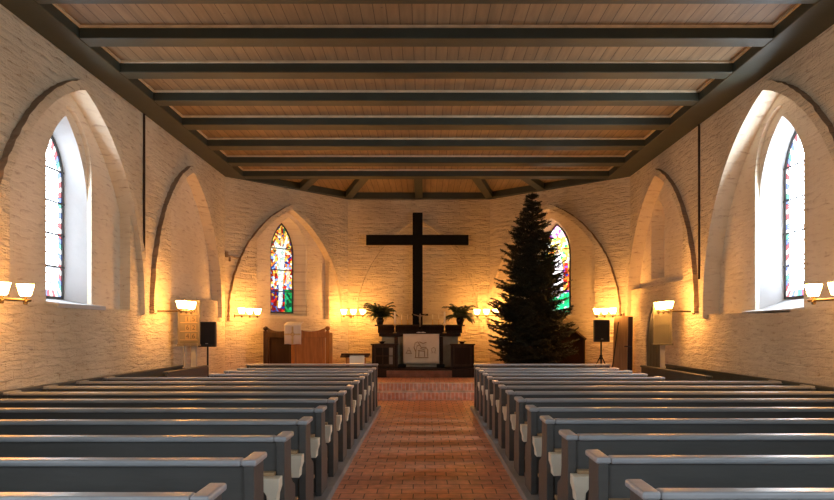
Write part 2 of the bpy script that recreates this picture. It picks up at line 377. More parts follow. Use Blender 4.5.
def arch(uc, half, z0, zs, za, n=44, cl=None, cr=None, grow=0.0):
    """pointed arch outline, counter-clockwise from the lower left corner"""
    rise = za - zs
    R = (half * half + rise * rise) / (2 * half)
    if rise <= half: R = max(R, half)
    c = R - half                      # arc centres lie at uc -/+ c on the spring line
    half_g = half + grow
    Rg = R + grow
    zt = math.sqrt(max(Rg * Rg - c * c, 0))
    th1 = math.atan2(zt, c)           # angle of the apex on the right arc (centre uc-c)
    t0 = 0.0
    if z0 > zs:                       # the base cuts the arch above its springing
        t0 = math.asin((z0 - zs) / Rg); hb = Rg * math.cos(t0) - c
        pts = [(uc - hb, z0), (uc + hb, z0)]
    else:
        pts = [(uc - half_g, z0), (uc + half_g, z0)]
        m = 6
        pts += [(uc + half_g, z0 + (zs - z0) * i / m) for i in range(1, m)]
    for i in range(1 if t0 else 0, n + 1):
        t = t0 + (th1 - t0) * i / n
        pts.append((uc - c + Rg * math.cos(t), zs + Rg * math.sin(t)))
    right = pts[2:]
    left = [(2 * uc - p[0], p[1]) for p in right[:-1]][::-1]
    out = pts + left
    if cl is not None: out = [(max(p[0], cl), p[1]) for p in out]
    if cr is not None: out = [(min(p[0], cr), p[1]) for p in out]
    return out

def dedupe_clip(pts): return pts

class WallMesh:
    def __init__(s): s.bm = bmesh.new()
    def plane(s, outer, holes, d, mi):
        loops = [outer] + holes
        flat = [p for l in loops for p in l]
        vs = [s.bm.verts.new((p[0], d, p[1])) for p in flat]
        for t in tessellate_polygon([[Vector((p[0], p[1], 0)) for p in l] for l in loops]):
            a, b, c = (vs[i] for i in t)
            # facing the room: towards -d
            nrm = (b.co - a.co).cross(c.co - a.co)
            if nrm.length < 1e-9: continue
            s.bm.faces.new((a, b, c) if nrm.y < 0 else (a, c, b)).material_index = mi
    def bridge(s, A, da, B, db, mi, skip_bottom=False):
        n = len(A)
        va = [s.bm.verts.new((p[0], da, p[1])) for p in A]; vb = [s.bm.verts.new((p[0], db, p[1])) for p in B]
        for i in range(n):
            j = (i + 1) % n
            if (va[i].co - va[j].co).length < 1e-6 and (vb[i].co - vb[j].co).length < 1e-6: continue
            f = s.bm.faces.new((va[i], vb[i], vb[j], va[j])); f.material_index = mi
    def done(s, name, mats, matrix):
        bmesh.ops.remove_doubles(s.bm, verts=s.bm.verts, dist=1e-5)
        o = obj(name, s.bm, None, mats=mats, matrix=matrix, recalc=False)
        return struct(o)

WM = [M['wall'], M['recess'], M['white']]
HT = 5.3

def rib(name, mtx, uc, half, z0, zs, za, w=0.13, p=0.085, jit=0.014):
    """projecting brick wall arch; front and inner face washed, outer side bare brick"""
    A = arch(uc, half, z0, zs, za, n=44, grow=0.0)
    B = arch(uc, half, z0, zs, za, n=44, grow=w)
    k = len(A)
    rnd = random.Random(int(abs(uc) * 100))
    bm = bmesh.new()
    def ring(P, d, j=0):
        out = []
        for q in P:
            dx = (rnd.random() - .5) * 2 * j
            sg = 1 if q[0] > uc else -1
            out.append(bm.verts.new((q[0] + dx, d + (rnd.random() - .5) * j * .6 if d < 0 else d, q[1] + (rnd.random() - .5) * j)))
        return out
    a0, a1, b1, b0 = ring(A, 0.0), ring(A, -p), ring(B, -p, jit), ring(B, 0.01, jit)
    seq = list(range(1, k)) + [0]       # from the right foot over the apex to the left foot
    for i, j in zip(seq, seq[1:]):
        bm.faces.new((a0[i], a0[j], a1[j], a1[i])).material_index = 2
        bm.faces.new((a1[i], a1[j], b1[j], b1[i])).material_index = 0
        bm.faces.new((b1[i], b1[j], b0[j], b0[i])).material_index = 1
    for e in (1, 0):
        bm.faces.new((a0[e], a1[e], b1[e], b0[e])).material_index = 1
    return struct(obj(name, bm, None, mats=[M['ribface'], M['rib'], M['recess']], matrix=mtx))

# window builder: root = lead frame (structure), children: pane, border, saddle bars, sill
def inset(o, f, uc):
    zs = [p[1] for p in o]; zc = (min(zs) + max(zs)) / 2
    hw = max(p[0] for p in o) - uc; hh = (max(zs) - min(zs)) / 2
    return [(uc + (p[0] - uc) * (hw - f) / hw, zc + (p[1] - zc) * (hh - f * (1.0 if p[1] < zc + hh * .5 else 1.35)) / hh) for p in o]

def window(n, mtx, uc, C, d, kind, sill=None):
    bm = bmesh.new()
    I = inset(C, 0.03, uc)
    def rings(P, dd): return [bm.verts.new((p[0], dd, p[1])) for p in P]
    o0, o1, i0, i1 = rings(C, d), rings(C, d - .03), rings(I, d), rings(I, d - .03)
    k = len(C)
    for i in range(k):
        j = (i + 1) % k
        bm.faces.new((o1[i], o1[j], i1[j], i1[i])); bm.faces.new((i1[i], i1[j], i0[j], i0[i])); bm.faces.new((o0[i], o0[j], o1[j], o1[i]))
    root = struct(obj('window_%d' % n, bm, M['lead'], matrix=mtx))
    zlo, zhi = min(p[1] for p in C), max(p[1] for p in C)
    half = max(p[0] for p in C) - uc
    def child(name, b, mats, smooth=False):
        o = obj(name, b, None, mats=mats, recalc=False); o.parent = root; o.matrix_parent_inverse = Matrix.Identity(4); return o
    def flat(P, dd, holes=()):
        b = bmesh.new()
        loops = [P] + list(holes); fl = [p for l in loops for p in l]
        vs = [b.verts.new((p[0], dd, p[1])) for p in fl]
        for t in tessellate_polygon([[Vector((p[0], p[1], 0)) for p in l] for l in loops]):
            try: b.faces.new([vs[q] for q in t])
            except ValueError: pass
        return b
    if kind == 'clear':
        I2 = inset(I, 0.095, uc)
        child('clear_glass', flat(I2, d - .012), [M['clear_r'] if n == 4 else M['clear']])
        b = bmesh.new()
        P, Q = list(I), list(I2)
        # coloured squares along the border
        t = 0
        cum = [0.0]
        for i in range(k): cum.append(cum[-1] + (Vector(P[(i + 1) % k]) - Vector(P[i])).length)
        m = 2 * round(cum[-1] / .15)
        def at(S, q):
            q = q % cum[-1]
            for i in range(k):
                if cum[i + 1] >= q and cum[i + 1] > cum[i]:
                    return Vector(S[i]).lerp(Vector(S[(i + 1) % k]), (q - cum[i]) / (cum[i + 1] - cum[i]))
        for t in range(m):
            q0, q1 = cum[-1] * t / m, cum[-1] * (t + 1) / m
            quad = [at(P, q0), at(P, q1), at(Q, q1), at(Q, q0)]
            cen = sum(quad, Vector((0, 0))) / 4
            quad = [cen + (v - cen) * .86 for v in quad]
            f = b.faces.new([b.verts.new((v.x, d - .012, v.y)) for v in quad]); f.material_index = (0, 2, 1, 2, 3, 1, 0, 2)[t % 8]
        o = child('coloured_border', b, [M['border_red'], M['border_blue'], M['border_white'], M['border_green']])
        b = flat(I, d - .004); child('lead_backing', b, [M['lead']])
    else:
        L_ = kind == 'left'
        def zone(z0, z1, u0=-9, u1=9):
            out = [(min(max(p[0], uc + u0), uc + u1), min(max(p[1], z0), z1)) for p in I]
            return out
        H = zhi - zlo
        def part(name, mt, z0, z1, u0=-9, u1=9):
            # clamp the outline into the zone; rows of slices keep it simple and watertight
            b = bmesh.new(); rows = 26
            def span(z):
                us = []
                for i in range(k):
                    a, c = I[i], I[(i + 1) % k]
                    if (a[1] - z) * (c[1] - z) <= 0 and abs(a[1] - c[1]) > 1e-7:
                        us.append(a[0] + (c[0] - a[0]) * (z - a[1]) / (c[1] - a[1]))
                if not us: return None
                return max(min(us), uc + u0), min(max(us), uc + u1)
            prev = None
            for r in range(rows + 1):
                z = zlo + .035 + (H - .075) * (z0 + (z1 - z0) * r / rows)
                s = span(z)
                if s is None or s[1] - s[0] < .004: prev = None; continue
                cur = (b.verts.new((s[0], d - .012, z)), b.verts.new((s[1], d - .012, z)))
                if prev: b.faces.new((prev[0], prev[1], cur[1], cur[0]))
                prev = cur
            return child(name, b, [mt])
        h = half
        if L_:
            part('yellow_top_glass', M['gl_top'], .66, 1.0)
            part('mixed_glass', M['gl_mid'], .26, .66)
            part('dark_lower_glass', M['gl_low'], .0, .26, -9, .3 * h)
            part('green_lower_glass', M['gl_green'], .0, .26, .3 * h, 9)
        else:
            part('pink_top_glass', M['gr_top'], .86, 1.0)
            part('yellow_green_glass', M['gr_mid'], .56, .86)
            part('red_blue_glass', M['gr_side'], .22, .56)
            part('emerald_glass', M['gr_low'], .0, .22)
        # the pale figure: torso, legs, raised or lowered arms, head
        b = bmesh.new(); z = lambda f: zlo + H * f
        def fig(P, mi=0):
            vs = [b.verts.new((uc + p[0] * h * .86, d - .018, z(p[1]))) for p in P]
            for t in tessellate_polygon([[Vector((p[0], p[1], 0)) for p in P]]):
                try: b.faces.new([vs[q] for q in t]).material_index = mi
                except ValueError: pass
        if L_:
            fig([(-.35, .06), (-.05, .06), (.1, .10), (.12, .3), (.2, .4), (.3, .58), (.36, .7), (.62, .84), (.52, .87), (.2, .74), (-.1, .74), (-.62, .80), (-.74, .76), (-.38, .66), (-.3, .56), (-.36, .42), (-.28, .3), (-.3, .12)])
            fig([(-.02, .74), (.14, .75), (.18, .80), (.08, .83), (-.06, .82), (-.08, .77)], 1)
            fig([(.45, .33), (.75, .33), (.85, .45), (.7, .52), (.5, .47)], 1)
        else:
            fig([(-.5, .2), (.1, .17), (.5, .24), (.55, .42), (.45, .58), (.25, .63), (-.05, .66), (-.35, .62), (-.55, .5), (-.6, .34)])
            fig([(-.12, .66), (.12, .66), (.16, .71), (.02, .745), (-.13, .72)], 1)
        child('pale_figure', b, [M['gl_fig'] if L_ else M['gr_fig'], M['gl_skin']])
        child('lead_backing', flat(I, d - .004), [M['lead']])
    # iron saddle bars
    nb = 4 if kind == 'clear' else 3
    for q in range(1, nb + 1):
        zb = zlo + (zhi - zlo) * q / (nb + 1.2)
        us = [p[0] for p in C if True]
        b = bmesh.new(); hb = half - .01
        # keep the bar inside the arch
        for a, c in zip(C, C[1:]):
            if min(a[1], c[1]) <= zb <= max(a[1], c[1]) and a[0] > uc and abs(a[1] - c[1]) > 1e-6:
                hb = min(hb, a[0] + (c[0] - a[0]) * (zb - a[1]) / (c[1] - a[1]) - uc - .01)
        box(b, uc - hb, uc + hb, d - .05, d - .028, zb - .012, zb + .012)
        child('saddle_bar', b, [M['lead']])
    if sill:
        half_s, d0, d1, z0, z1 = sill
        b = bmesh.new()
        prism(b, [(d0, z0), (d1, z0), (d1, z1 + .035), (d0, z1)], 'x', uc - half_s, uc + half_s)
        child('window_sill', b, [M['white']])
    return root

def side_wall(name, mtx, u0, u1, big, blind, extra=None, far=None):
    w = WallMesh(); outer = [(u0, -.1), (u1, -.1), (u1, HT), (u0, HT)]
    holes = []
    # big niche with the window
    N = big['niche']; holes.append(N)
    w.bridge(N, 0, N, big['d1'], 1)
    A, B, C = big['A'], big['B'], big['C']
    w.plane(N, [A], big['d1'], 1)
    w.bridge(A, big['d1'], A, big['d2'], 1)
    w.bridge(A, big['d2'], B, big['d2'], 1)
    w.bridge(B, big['d2'], C, big['d3'], 2)  # splay in the daylit white, reveal and step in the unlit tan
    # blind niche
    Nb = blind['niche']; holes.append(Nb)
    w.bridge(Nb, 0, Nb, blind['d'], 1)
    ins = blind.get('inner')
    w.plane(Nb, [ins] if ins else [], blind['d'], 1)
    if ins:
        w.bridge(ins, blind['d'], ins, blind['d'] + .28, 1); w.plane(ins, [], blind['d'] + .28, 1)
    for (A2, C2) in big['fill_windows']:
        holes.append(A2); w.bridge(A2, 0, A2, .15, 1); w.bridge(A2, .15, C2, .5, 2)
    if extra:
        holes.append(extra['o']); w.bridge(extra['o'], 0, extra['o'], extra['d'], 0)
    w.plane(outer, holes, 0, 0)
    return w.done(name, WM, mtx)

# left wall
Lbig = dict(niche=arch(9.66, 2.05, 1.82, 1.85, 4.72, cl=8.05, cr=11.33), d1=.16, d2=.22, d3=.50,
            fill_windows=[(arch(y, 1.15, 1.6, 3.3, 4.7), arch(y, .95, 1.7, 3.2, 4.5)) for y in (-.6, -4.8)],  # unseen windows behind the viewer, added and enlarged as fill light
            A=arch(9.74, .62, 1.86, 3.70, 4.53), B=arch(9.74, .62, 1.86, 3.20, 4.40), C=arch(9.74, .44, 1.93, 3.60, 4.24))
Lbl = dict(niche=arch(14.2, 1.95, 2.15, 1.85, 4.60, cl=13.15, cr=16.15), d=.14)
side_wall('wall_left', WL, YE, YA, Lbig, Lbl)
rib('trim_1', WL, 9.66, 2.05, 1.76, 1.85, 4.72)
rib('trim_2', WL, 14.2, 1.95, 1.78, 1.85, 4.60)
for i, (A2, C2) in enumerate(Lbig['fill_windows']): window(5 + i, WL, (-.6, -4.8)[i], C2, .5, 'clear')
window(1, WL, 9.74, Lbig['C'], .50, 'clear', sill=(.66, -.03, .24, 1.785, 1.84))
# right wall (u = -y)
Rbig = dict(niche=arch(-9.97, 2.15, 1.76, 1.85, 4.82), d1=.19, d2=.25, d3=.54,
            fill_windows=[(arch(-y, 1.15, 1.6, 3.3, 4.7), arch(-y, .95, 1.7, 3.2, 4.5)) for y in (-.6, -4.8)],  # matching unseen pair, added to brighten pew backs and near walls
            A=arch(-10.1, .69, 1.80, 3.80, 4.64), B=arch(-10.1, .69, 1.80, 3.30, 4.50), C=arch(-10.1, .47, 1.95, 3.72, 4.42))
Rbl = dict(niche=arch(-14.65, 2.0, 2.42, 1.86, 4.64, cl=-16.6, cr=-13.3), d=.19, inner=arch(-15.3, .45, 2.60, 3.7, 4.25))
DOOR = arch(-14.93, .6, .01, 1.12, 2.12)
side_wall('wall_right', WR, -YA, -YE, Rbig, Rbl, dict(o=DOOR, d=.08))
rib('trim_3', WR, -9.97, 2.15, 1.70, 1.85, 4.82)
rib('trim_4', WR, -14.65, 2.0, 1.80, 1.86, 4.64)
for i, (A2, C2) in enumerate(Rbig['fill_windows']): window(9 + i, WR, -(-.6, -4.8)[i], C2, .5, 'clear')
window(4, WR, -10.1, Rbig['C'], .54, 'clear', sill=(.72, .0, .26, 1.735, 1.775))

def apse_wall(name, mtx, L, uc, rib_half, niche, A, C, d1, d3, rz):
    w = WallMesh(); outer = [(0, -.1), (L, -.1), (L, HT), (0, HT)]
    w.bridge(niche, 0, niche, d1, 1); w.plane(niche, [A], d1, 1)
    w.bridge(A, d1, A, d1 + .05, 1); w.bridge(A, d1 + .05, C, d3, 1)
    w.plane(outer, [niche], 0, 0)
    return w.done(name, WM, mtx)
LnC = arch(1.95, .37, 1.93, 3.45, 4.24)
apse_wall('wall_apse_left', AL, LA, 1.9, 1.75, arch(1.9, 1.72, 1.79, 1.80, 4.52, cl=.89, cr=3.19), arch(1.98, .58, 1.86, 3.45, 4.36), LnC, .14, .43, 1.8)
rib('trim_5', AL, 1.9, 1.72, 1.72, 1.80, 4.52, w=.12, p=.09)
window(2, AL, 1.95, LnC, .43, 'left')
RnC = arch(1.9, .40, 1.93, 3.45, 4.24)
apse_wall('wall_apse_right', AR, RA, 1.95, 1.95, arch(1.95, 1.9, 1.79, 1.80, 4.57, cl=.9, cr=3.25), arch(1.9, .60, 1.86, 3.45, 4.36), RnC, .14, .43, 1.8)
rib('trim_6', AR, 1.95, 1.9, 1.72, 1.80, 4.57, w=.12, p=.09)
window(3, AR, 1.9, RnC, .43, 'right')
# back wall: shallow blind arch
w = WallMesh(); LB = BX1 - BX0
NB = arch(1.9, 1.68, 1.5, 1.7, 4.52)
w.bridge(NB, 0, NB, .07, 1); w.plane(NB, [], .07, 0); w.plane([(0, -.1), (LB, -.1), (LB, HT), (0, HT)], [NB], 0, 0)
w.done('wall_apse_back', WM, BK)
rib('trim_9', BK, 1.9, 1.68, 1.45, 1.7, 4.52, w=.11, p=.06)
# wall behind the viewer
struct(obj('wall_entry', nbox(XL - .1, XR + .1, YE - .1, YE, -.1, HT), M['entry']))

# floor, steps, chancel
struct(obj('floor', nbox(XL - .1, XR + .1, YE, 15.45, -.1, 0), M['tile']))
bm = nbox(XL + .001, XR - .001, 15.40, 15.80, -.05, .17)
struct(obj('step_lower', bm, M['stepbrick']))
plan = [(XL, 15.75), (XR, 15.75), (XR, YA), (BX1, YB + .1), (BX0, YB + .1), (XL, YA)]
struct(obj('floor_chancel', prism(bmesh.new(), plan, 'z', -.1, CH - .001), M['tile']))
struct(obj('step_upper', nbox(XL + .001, XR - .001, 15.74, 15.98, .17, CH), M['stepbrick']))

# ceiling boards and beams
cp = [(XL - .1, YE), (XR + .1, YE), (XR + .1, YA), (BX1, YB + .15), (BX0, YB + .15), (XL - .1, YA)]
struct(obj('ceiling', prism(bmesh.new(), cp, 'z', ZC, ZC + .04), M['board']))
PLL, PLR = XL + .42, XR - .50
def beam(x0, x1, y0, y1):
    return struct(obj('ceiling_beam', nbox(x0, x1, y0, y1, ZB, ZC), M['beam'], bevel=.012))
def bead(x0, x1, y0, y1):
    return struct(obj('trim_bead', nbox(x0, x1, y0, y1, ZC - .028, ZC), M['bead']))
struct(obj('ceiling_beam_plate', nbox(XL, PLL, YE, YA + .3, ZB - .004, ZC), M['beam'], bevel=.012))
struct(obj('ceiling_beam_plate', nbox(PLR, XR, YE, YA + .3, ZB - .004, ZC), M['beam'], bevel=.012))
struct(obj('trim_bead', nbox(PLL, PLL + .03, YE, YA, ZC - .026, ZC), M['bead']))
struct(obj('trim_bead', nbox(PLR - .03, PLR, YE, YA, ZC - .026, ZC), M['bead']))
for y in (5.25, 6.45, 7.60, 8.79, 9.95, 11.18, 12.5, 13.95, 15.35, 16.68):
    beam(PLL, PLR, y, y + (.27 if y < 12 else .33)); bead(PLL + .03, PLR - .03, y - .03, y)
def slanted(p, q, w, name='ceiling_beam', z0=ZB - .002):
    p, q = Vector(p), Vector(q); d = (q - p).normalized(); n = Vector((-d.y, d.x)) * w / 2
    pts = [p - n, q - n, q + n, p + n]
    return struct(obj(name, prism(bmesh.new(), [(v.x, v.y) for v in pts], 'z', z0, ZC), M['beam']))
slanted((XL - .05, YA + .08), (BX0, YB - .12), .30, 'ceiling_beam_plate'); slanted((XR + .05, YA + .08), (BX1, YB - .12), .30, 'ceiling_beam_plate')
slanted((BX0 - .15, YB - .08), (BX1 + .15, YB - .08), .22, 'ceiling_beam_plate')
for p, q in (((-.165, 16.9), (-.165, YB)), ((-1.42, 16.95), (BX0, YB - .05)), ((-2.6, 16.95), (-3.1, 18.3)), ((1.2, 16.95), (BX1, YB - .05)), ((2.35, 16.95), (2.95, 18.3))):
    slanted(p, q, .2)

# green plank door in the right wall and its leaf-side trim
bm = bmesh.new(); prism(bm, [(p[0], p[1]) for p in DOOR], 'y', .025, .08)
dr = struct(obj('door_1', bm, M['doorgreen'], matrix=WR))
for i in range(5):
    b = nbox(-14.93 - .46 + i * .2, -14.93 - .28 + i * .2,   .005, .025, .04, 1.5 if i in (0, 4) else 1.8)
    o = obj('plank', b, M['doorgreen']); o.parent = dr
b = bmesh.new(); tube(b, [(-14.46, .01, .95), (-14.46, -.03, 1.0), (-14.46, .01, 1.05)], .012)
o = obj('door_handle', b, M['iron']); o.parent = dr

# wainscot along the side walls and pew platforms
def wains(name, x0, x1, y1, s, mt):
    bm = nbox(x0, x1, YE, y1, 0, .80)
    box(bm, min(x0, x1 - .0) - (.02 if s > 0 else 0), max(x1, x0) + (.02 if s < 0 else 0), YE, y1, .80, .835)
    return struct(obj(name, bm, mt, bevel=.006))
wains('trim_7', XL, XL + .045, 13.65, -1, M['pew'])
wains('trim_8', XR - .045, XR, 14.1, 1, M['stall'])
PLZ = .07
struct(obj('floor_platform_left', nbox(XL + .045, -.83, YE, 13.62, 0, PLZ), M['platform'], bevel=.008))
struct(obj('floor_platform_right', nbox(.86, XR - .045, YE, 13.62, 0, PLZ), M['platform'], bevel=.008))

# ------------------------------------------------------------------ pews
def pew(sgn, length, name, label):
    t = thing(name, label, 'pew')
    X = lambda a: a * sgn
    def bxx(bm, x0, x1, *r):
        a, b = sorted((X(x0), X(x1))); return box(bm, a, b, *r)
    prof = [(0, 0), (.38, 0), (.38, .345), (.372, .375), (.345, .39), (.30, .405), (.262, .43), (.238, .465), (.228, .51), (.225, .72), (0, .72)]
    for x0 in (0, length - .052):
        bm = bmesh.new(); a, b = sorted((X(x0), X(x0 + .052))); prism(bm, prof, 'x', a, b)
        e = obj('end_panel', bm, M['pew'], t, bevel=.004)
        bm = bmesh.new(); bxx(bm, x0 - .014, x0 + .066, -.012, .262, .72, .755)
        obj('end_cap', bm, M['rail'], e, bevel=.011)
    obj('back_panel', bxx(bmesh.new(), .052, length - .052, .018, .045, .03, .722), M['pew'], t)
    obj('top_rail', bxx(bmesh.new(),   .0655, length - .0655, -.010, .085, .719, .754), M['rail'], t, bevel=.012)
    obj('seat', bxx(bmesh.new(), .052, length - .052, .045, .385, .335, .37), M['pew'], t, bevel=.006)
    obj('book_ledge', bxx(bmesh.new(), .056, length - .056, -.045, .018, .512, .534), M['tan'], t, bevel=.004)
    for f, g in ((.012, 1), (length - .012, -1)):
        cp = [(0, .51), (.115, .51), (.115, .455), (.108, .44), (.092, .425), (.078, .405), (.074, .35), (.018, .35), (.014, .405), (0, .45)]
        bm = bmesh.new(); prism(bm, [((f + g * x) * sgn, z) for x, z in cp], 'y', -.115, -.001)
        o = obj('ledge_bracket', bm, M['cream'], t, bevel=.004); o['label'] = 'cream painted curved bracket'
    for y, z in ((.30, .10), (-.10, .17)):
        obj('foot_rail', bxx(bmesh.new(), .052, length - .052, y, y + .06, z, z + .025), M['tan'], t)
    return t

ORD = ['first', 'second', 'third', 'fourth', 'fifth', 'sixth', 'seventh', 'eighth', 'ninth', 'tenth', 'eleventh', 'twelfth', 'thirteenth']
def pew_block(side, sgn, x0, y0, dy, full, full_len, short_len):
    proto = {}
    for k in range(13):
        short = k >= full
        L_ = short_len if short else full_len
        if short not in proto:
            r = pew(sgn, L_, 'pew', ''); proto[short] = r
        else:
            r = dup_tree(proto[short])
        r.location = (x0, y0 + dy * k, PLZ)
        n = 12 - k
        kind = 'short grey wooden pew' if short else 'long grey wooden pew'
        if k == 0: lab = 'long grey wooden pew %s of the aisle, nearest the viewer' % side
        elif n < 5: lab = '%s %s of the aisle, %s behind the front screen' % (kind, side, ORD[n])
        else: lab = '%s %s of the aisle, %s row from the nearest end' % (kind, side, ORD[k])
        r['label'] = lab; r['category'] = 'pew'; r['group'] = 'pews %s of the aisle' % side
pew_block('left', -1, -.89, 2.93, .815, 10, -.89 - (XL + .05), 2.42)
pew_block('right', 1, .92, 3.01, .81, 9, XR - .05 - .92, 2.50)

def pew_screen(side, sgn, x0, y0, length):
    t = thing('pew_screen', 'grey panelled front screen %s of the aisle, before the first pew' % side, 'pew screen', (x0, y0, PLZ), group='front screens of the pew blocks')
    X = lambda a: a * sgn
    def bxx(bm, a0, a1, *r):
        a, b = sorted((X(a0), X(a1))); return box(bm, a, b, *r)
    obj('panel', bxx(bmesh.new(), .05, length - .05, .02, .05, 0, .76), M['pew'], t)
    for a in (0, length - .05): obj('post', bxx(bmesh.new(), a, a + .05, 0, .12, 0, .77), M['pew'], t, bevel=.004)
    obj('top_rail', bxx(bmesh.new(), -.015, length + .015, -.02, .14, .77, .80), M['rail'], t, bevel=.01)
    obj('book_shelf', bxx(bmesh.new(), .05, length - .05, -.16, .02, .605, .628), M['tan'], t)
    return t
pew_screen('left', -1, -.89, 13.36, 2.42)
pew_screen('right', 1, .92, 13.33, 2.50)

def stall(side, xw, xf, y0, y1, mt):
    t = thing('choir_stall', '%s side stall along the %s wall, beside the front pews' % ('grey' if side == 'left' else 'dark green', side), 'stall', (xf, y0, 0), group='side stalls')
    s = 1 if xw > xf else -1
    z0 = PLZ
    def bb(a0, a1, b0, b1, c0, c1):
        x0, x1 = sorted((a0 * s, a1 * s)); return nbox(x0, x1, b0, b1, c0, c1)
    D = abs(xw - xf); L_ = y1 - y0
    rise = .02
    obj('front_panel', bb(0, .035, 0, L_, z0, .80), mt, t)
    obj('front_rail', bb(-.02, .07, -.01, L_ + .01, .80, .835), mt, t, bevel=.008)
    obj('end_panel', bb(.035, D - .002, L_ - .05, L_, z0, .78), mt, t)
    obj('seat', bb(D - .36, D - .01, .0, L_ - .05, .42, .455), mt, t)
    obj('seat_support', bb(D - .08, D - .01, .0, L_ - .05, z0, .42), mt, t)
    return t
stall('left', XL + .047, -4.10, 11.45, 13.58, M['pew'])
stall('right', XR - .047, 4.08, 10.4, 13.58, M['stall'])

# ------------------------------------------------------------------ lamps
def sconce(label, base, cen, bar, z, spread=.265, zoff=.04):
    base = Vector((base[0], base[1], z)); cen = Vector((cen[0], cen[1], z))
    t = thing('wall_lamp', label, 'lamp', base, group='three-shade wall lamps')
    a = cen - base; d = a.normalized(); bar = Vector((bar[0], bar[1], 0)).normalized()
    bm = bmesh.new(); u = Vector((-d.y, d.x, 0))
    bm2 = bmesh.new(); tube(bm2, [d * .0, d * .025], .055, 14); obj('wall_plate', bm2, M['brass'], t)
    tube(bm, [d * .02, a], .014, 8); obj('arm', bm, M['brass'], t)
    bm = bmesh.new(); tube(bm, [a - bar * (spread + .07), a + bar * (spread + .07)], .014, 8); obj('cross_bar', bm, M['brass'], t)
    for k in (-1, 0, 1):
        p = a + bar * spread * k
        bm = bmesh.new(); lathe(bm, [(.012, -.045), (.022, -.04), (.022, -.01), (.014, .0), (.014, zoff - .01), (.03, zoff)], p, 12); obj('lamp_holder', bm, M['brass'], t)
        bm = bmesh.new(); lathe(bm, [(.02, zoff + .001), (.048, zoff + .004), (.056, zoff + .02), (.085, zoff + .125), (.078, zoff + .125), (.045, zoff + .03), (0, zoff + .02)], p, 20)
        o = obj('lamp_shade', bm, M['lamp'], t, smooth=True); o['label'] = 'glowing white glass bowl shade'
    return t
sconce('wall lamp left of the big clear window at left', (XL, 7.2), (-4.235, 7.2), (.24, 1), 1.81, .31)
sconce('wall lamp right of the big clear window at right', (XR, 7.2), (4.12, 7.2), (-.24, 1), 1.81, .31)
sconce('wall lamp on a long arm above the number board on the left wall', (XL, 12.37), (-4.1, 12.37), (0, 1), 1.825)
sconce('wall lamp on a long arm above the empty board on the right wall', (XR, 12.73), (4.22, 12.73), (0, 1), 1.83)
sconce('wall lamp in the left corner, beside the arch of the crucifixion window', (-4.50, 16.86), (-4.04, 16.6), (.467, .884), 1.83)
sconce('wall lamp above the loudspeaker in the right corner', (4.60, 16.86), (4.147, 16.6), (-.467, .884), 1.83)
sconce('wall lamp on the back wall, left of the altar', (-2.02, 19.64), (-1.90, 19.10), (1, .1), 1.88, .25)
sconce('wall lamp on the back wall, between altar and fir tree', (1.70, 19.64), (1.63, 19.10), (1, -.1), 1.88, .25)

# ------------------------------------------------------------------ wall conduits and anchors
bm = bmesh.new(); tube(bm, [(XL + .02, 11.85, 2.62), (XL + .02, 11.85, ZB)], .018, 8); tag(obj('conduit', bm, M['darkwood']), 'thin brown vertical pipe on the left wall', 'pipe', 'wall pipes')
bm = bmesh.new(); tube(bm, [(XR - .018, 12.46, 2.38), (XR - .02, 12.46, ZB)], .018, 8); tag(obj('conduit', bm, M['darkwood']), 'thin brown vertical pipe on the right wall', 'pipe', 'wall pipes')
bm = bmesh.new(); tube(bm, [(.03, -.02, 3.24), (.30, -.03, 3.19), (.62, -.02, 3.24)], .018, 6); box(bm, .0, .06, -.05, 0.0, 3.19, 3.32); box(bm, .10, .14, -.04, 0.0, 3.1, 3.2)
tag(obj('wall_anchor', bm, M['rib'], matrix=AL), 'rusty iron tie bar on the wall above the left corner lamp', 'wall anchor')

# ------------------------------------------------------------------ number boards
def text_mesh(s, size, depth=.004):
    cu = bpy.data.curves.new('digits', 'FONT'); cu.body = s; cu.size = size; cu.extrude = depth; cu.align_x = 'CENTER'; cu.align_y = 'CENTER'; cu.resolution_u = 3
    o = bpy.data.objects.new('digits', cu); COL.objects.link(o)
    dg = bpy.context.evaluated_depsgraph_get(); dg.update()
    me = bpy.data.meshes.new_from_object(o.evaluated_get(dg)); bpy.data.objects.remove(o)
    me.transform(Matrix.Rotation(PI / 2, 4, 'X'))
    return me
def text_obj(name, s, size, mat, parent, loc):
    me = text_mesh(s, size); me.materials.clear(); me.materials.append(mat)
    o = bpy.data.objects.new(name, me); COL.objects.link(o); o.parent = parent; o.location = loc
    return o
t = thing('hymn_board', 'grey brown board with four rows of hymn numbers, on a post before the left wall', 'hymn board', (-4.26, 13.0, PLZ), .12)
zo = -PLZ
bm = nbox(-.17, .17, -.02, .02, 1.25 + zo, 2.0 + zo); obj('board', bm, M['greybrown'], t, bevel=.005)
obj('board_frame', box(box(nbox(-.19, -.165, -.035, .03, 1.23 + zo, 2.02 + zo), .165, .19, -.035, .03, 1.23 + zo, 2.02 + zo), -.2, .2, -.045, .035, 2.0 + zo, 2.04 + zo), M['greybrown'], t)
obj('ledge', nbox(-.2, .2, -.06, .035, 1.215 + zo, 1.245 + zo), M['greybrown'], t)
for z, a, b in ((1.85, '6', '6'), (1.695, '1', '5'), (1.54, '6', '2'), (1.385, '4', '6')):
    for x, s in ((-.02, a), (.085, b)):
        c = obj('number_card', nbox(x - .042, x + .042, -.03, -.02, z - .055 + zo, z + .055 + zo), M['card'], t)
        text_obj('digit', s, .12, M['ink'], c, (x, -.032, z + zo))
    obj('card_rail', nbox(-.15, .15, -.035, -.02, z - .068 + zo, z - .058 + zo), M['tan'], t)
obj('post', nbox(.03, .12, .03, .09, 0, 1.9 + zo), M['grey'], t)
bm = bmesh.new(); tube(bm, [(-.09, .05, 0), (-.09, .05, 1.3 + zo)], .016, 8); obj('cable_pipe', bm, M['grey'], t)

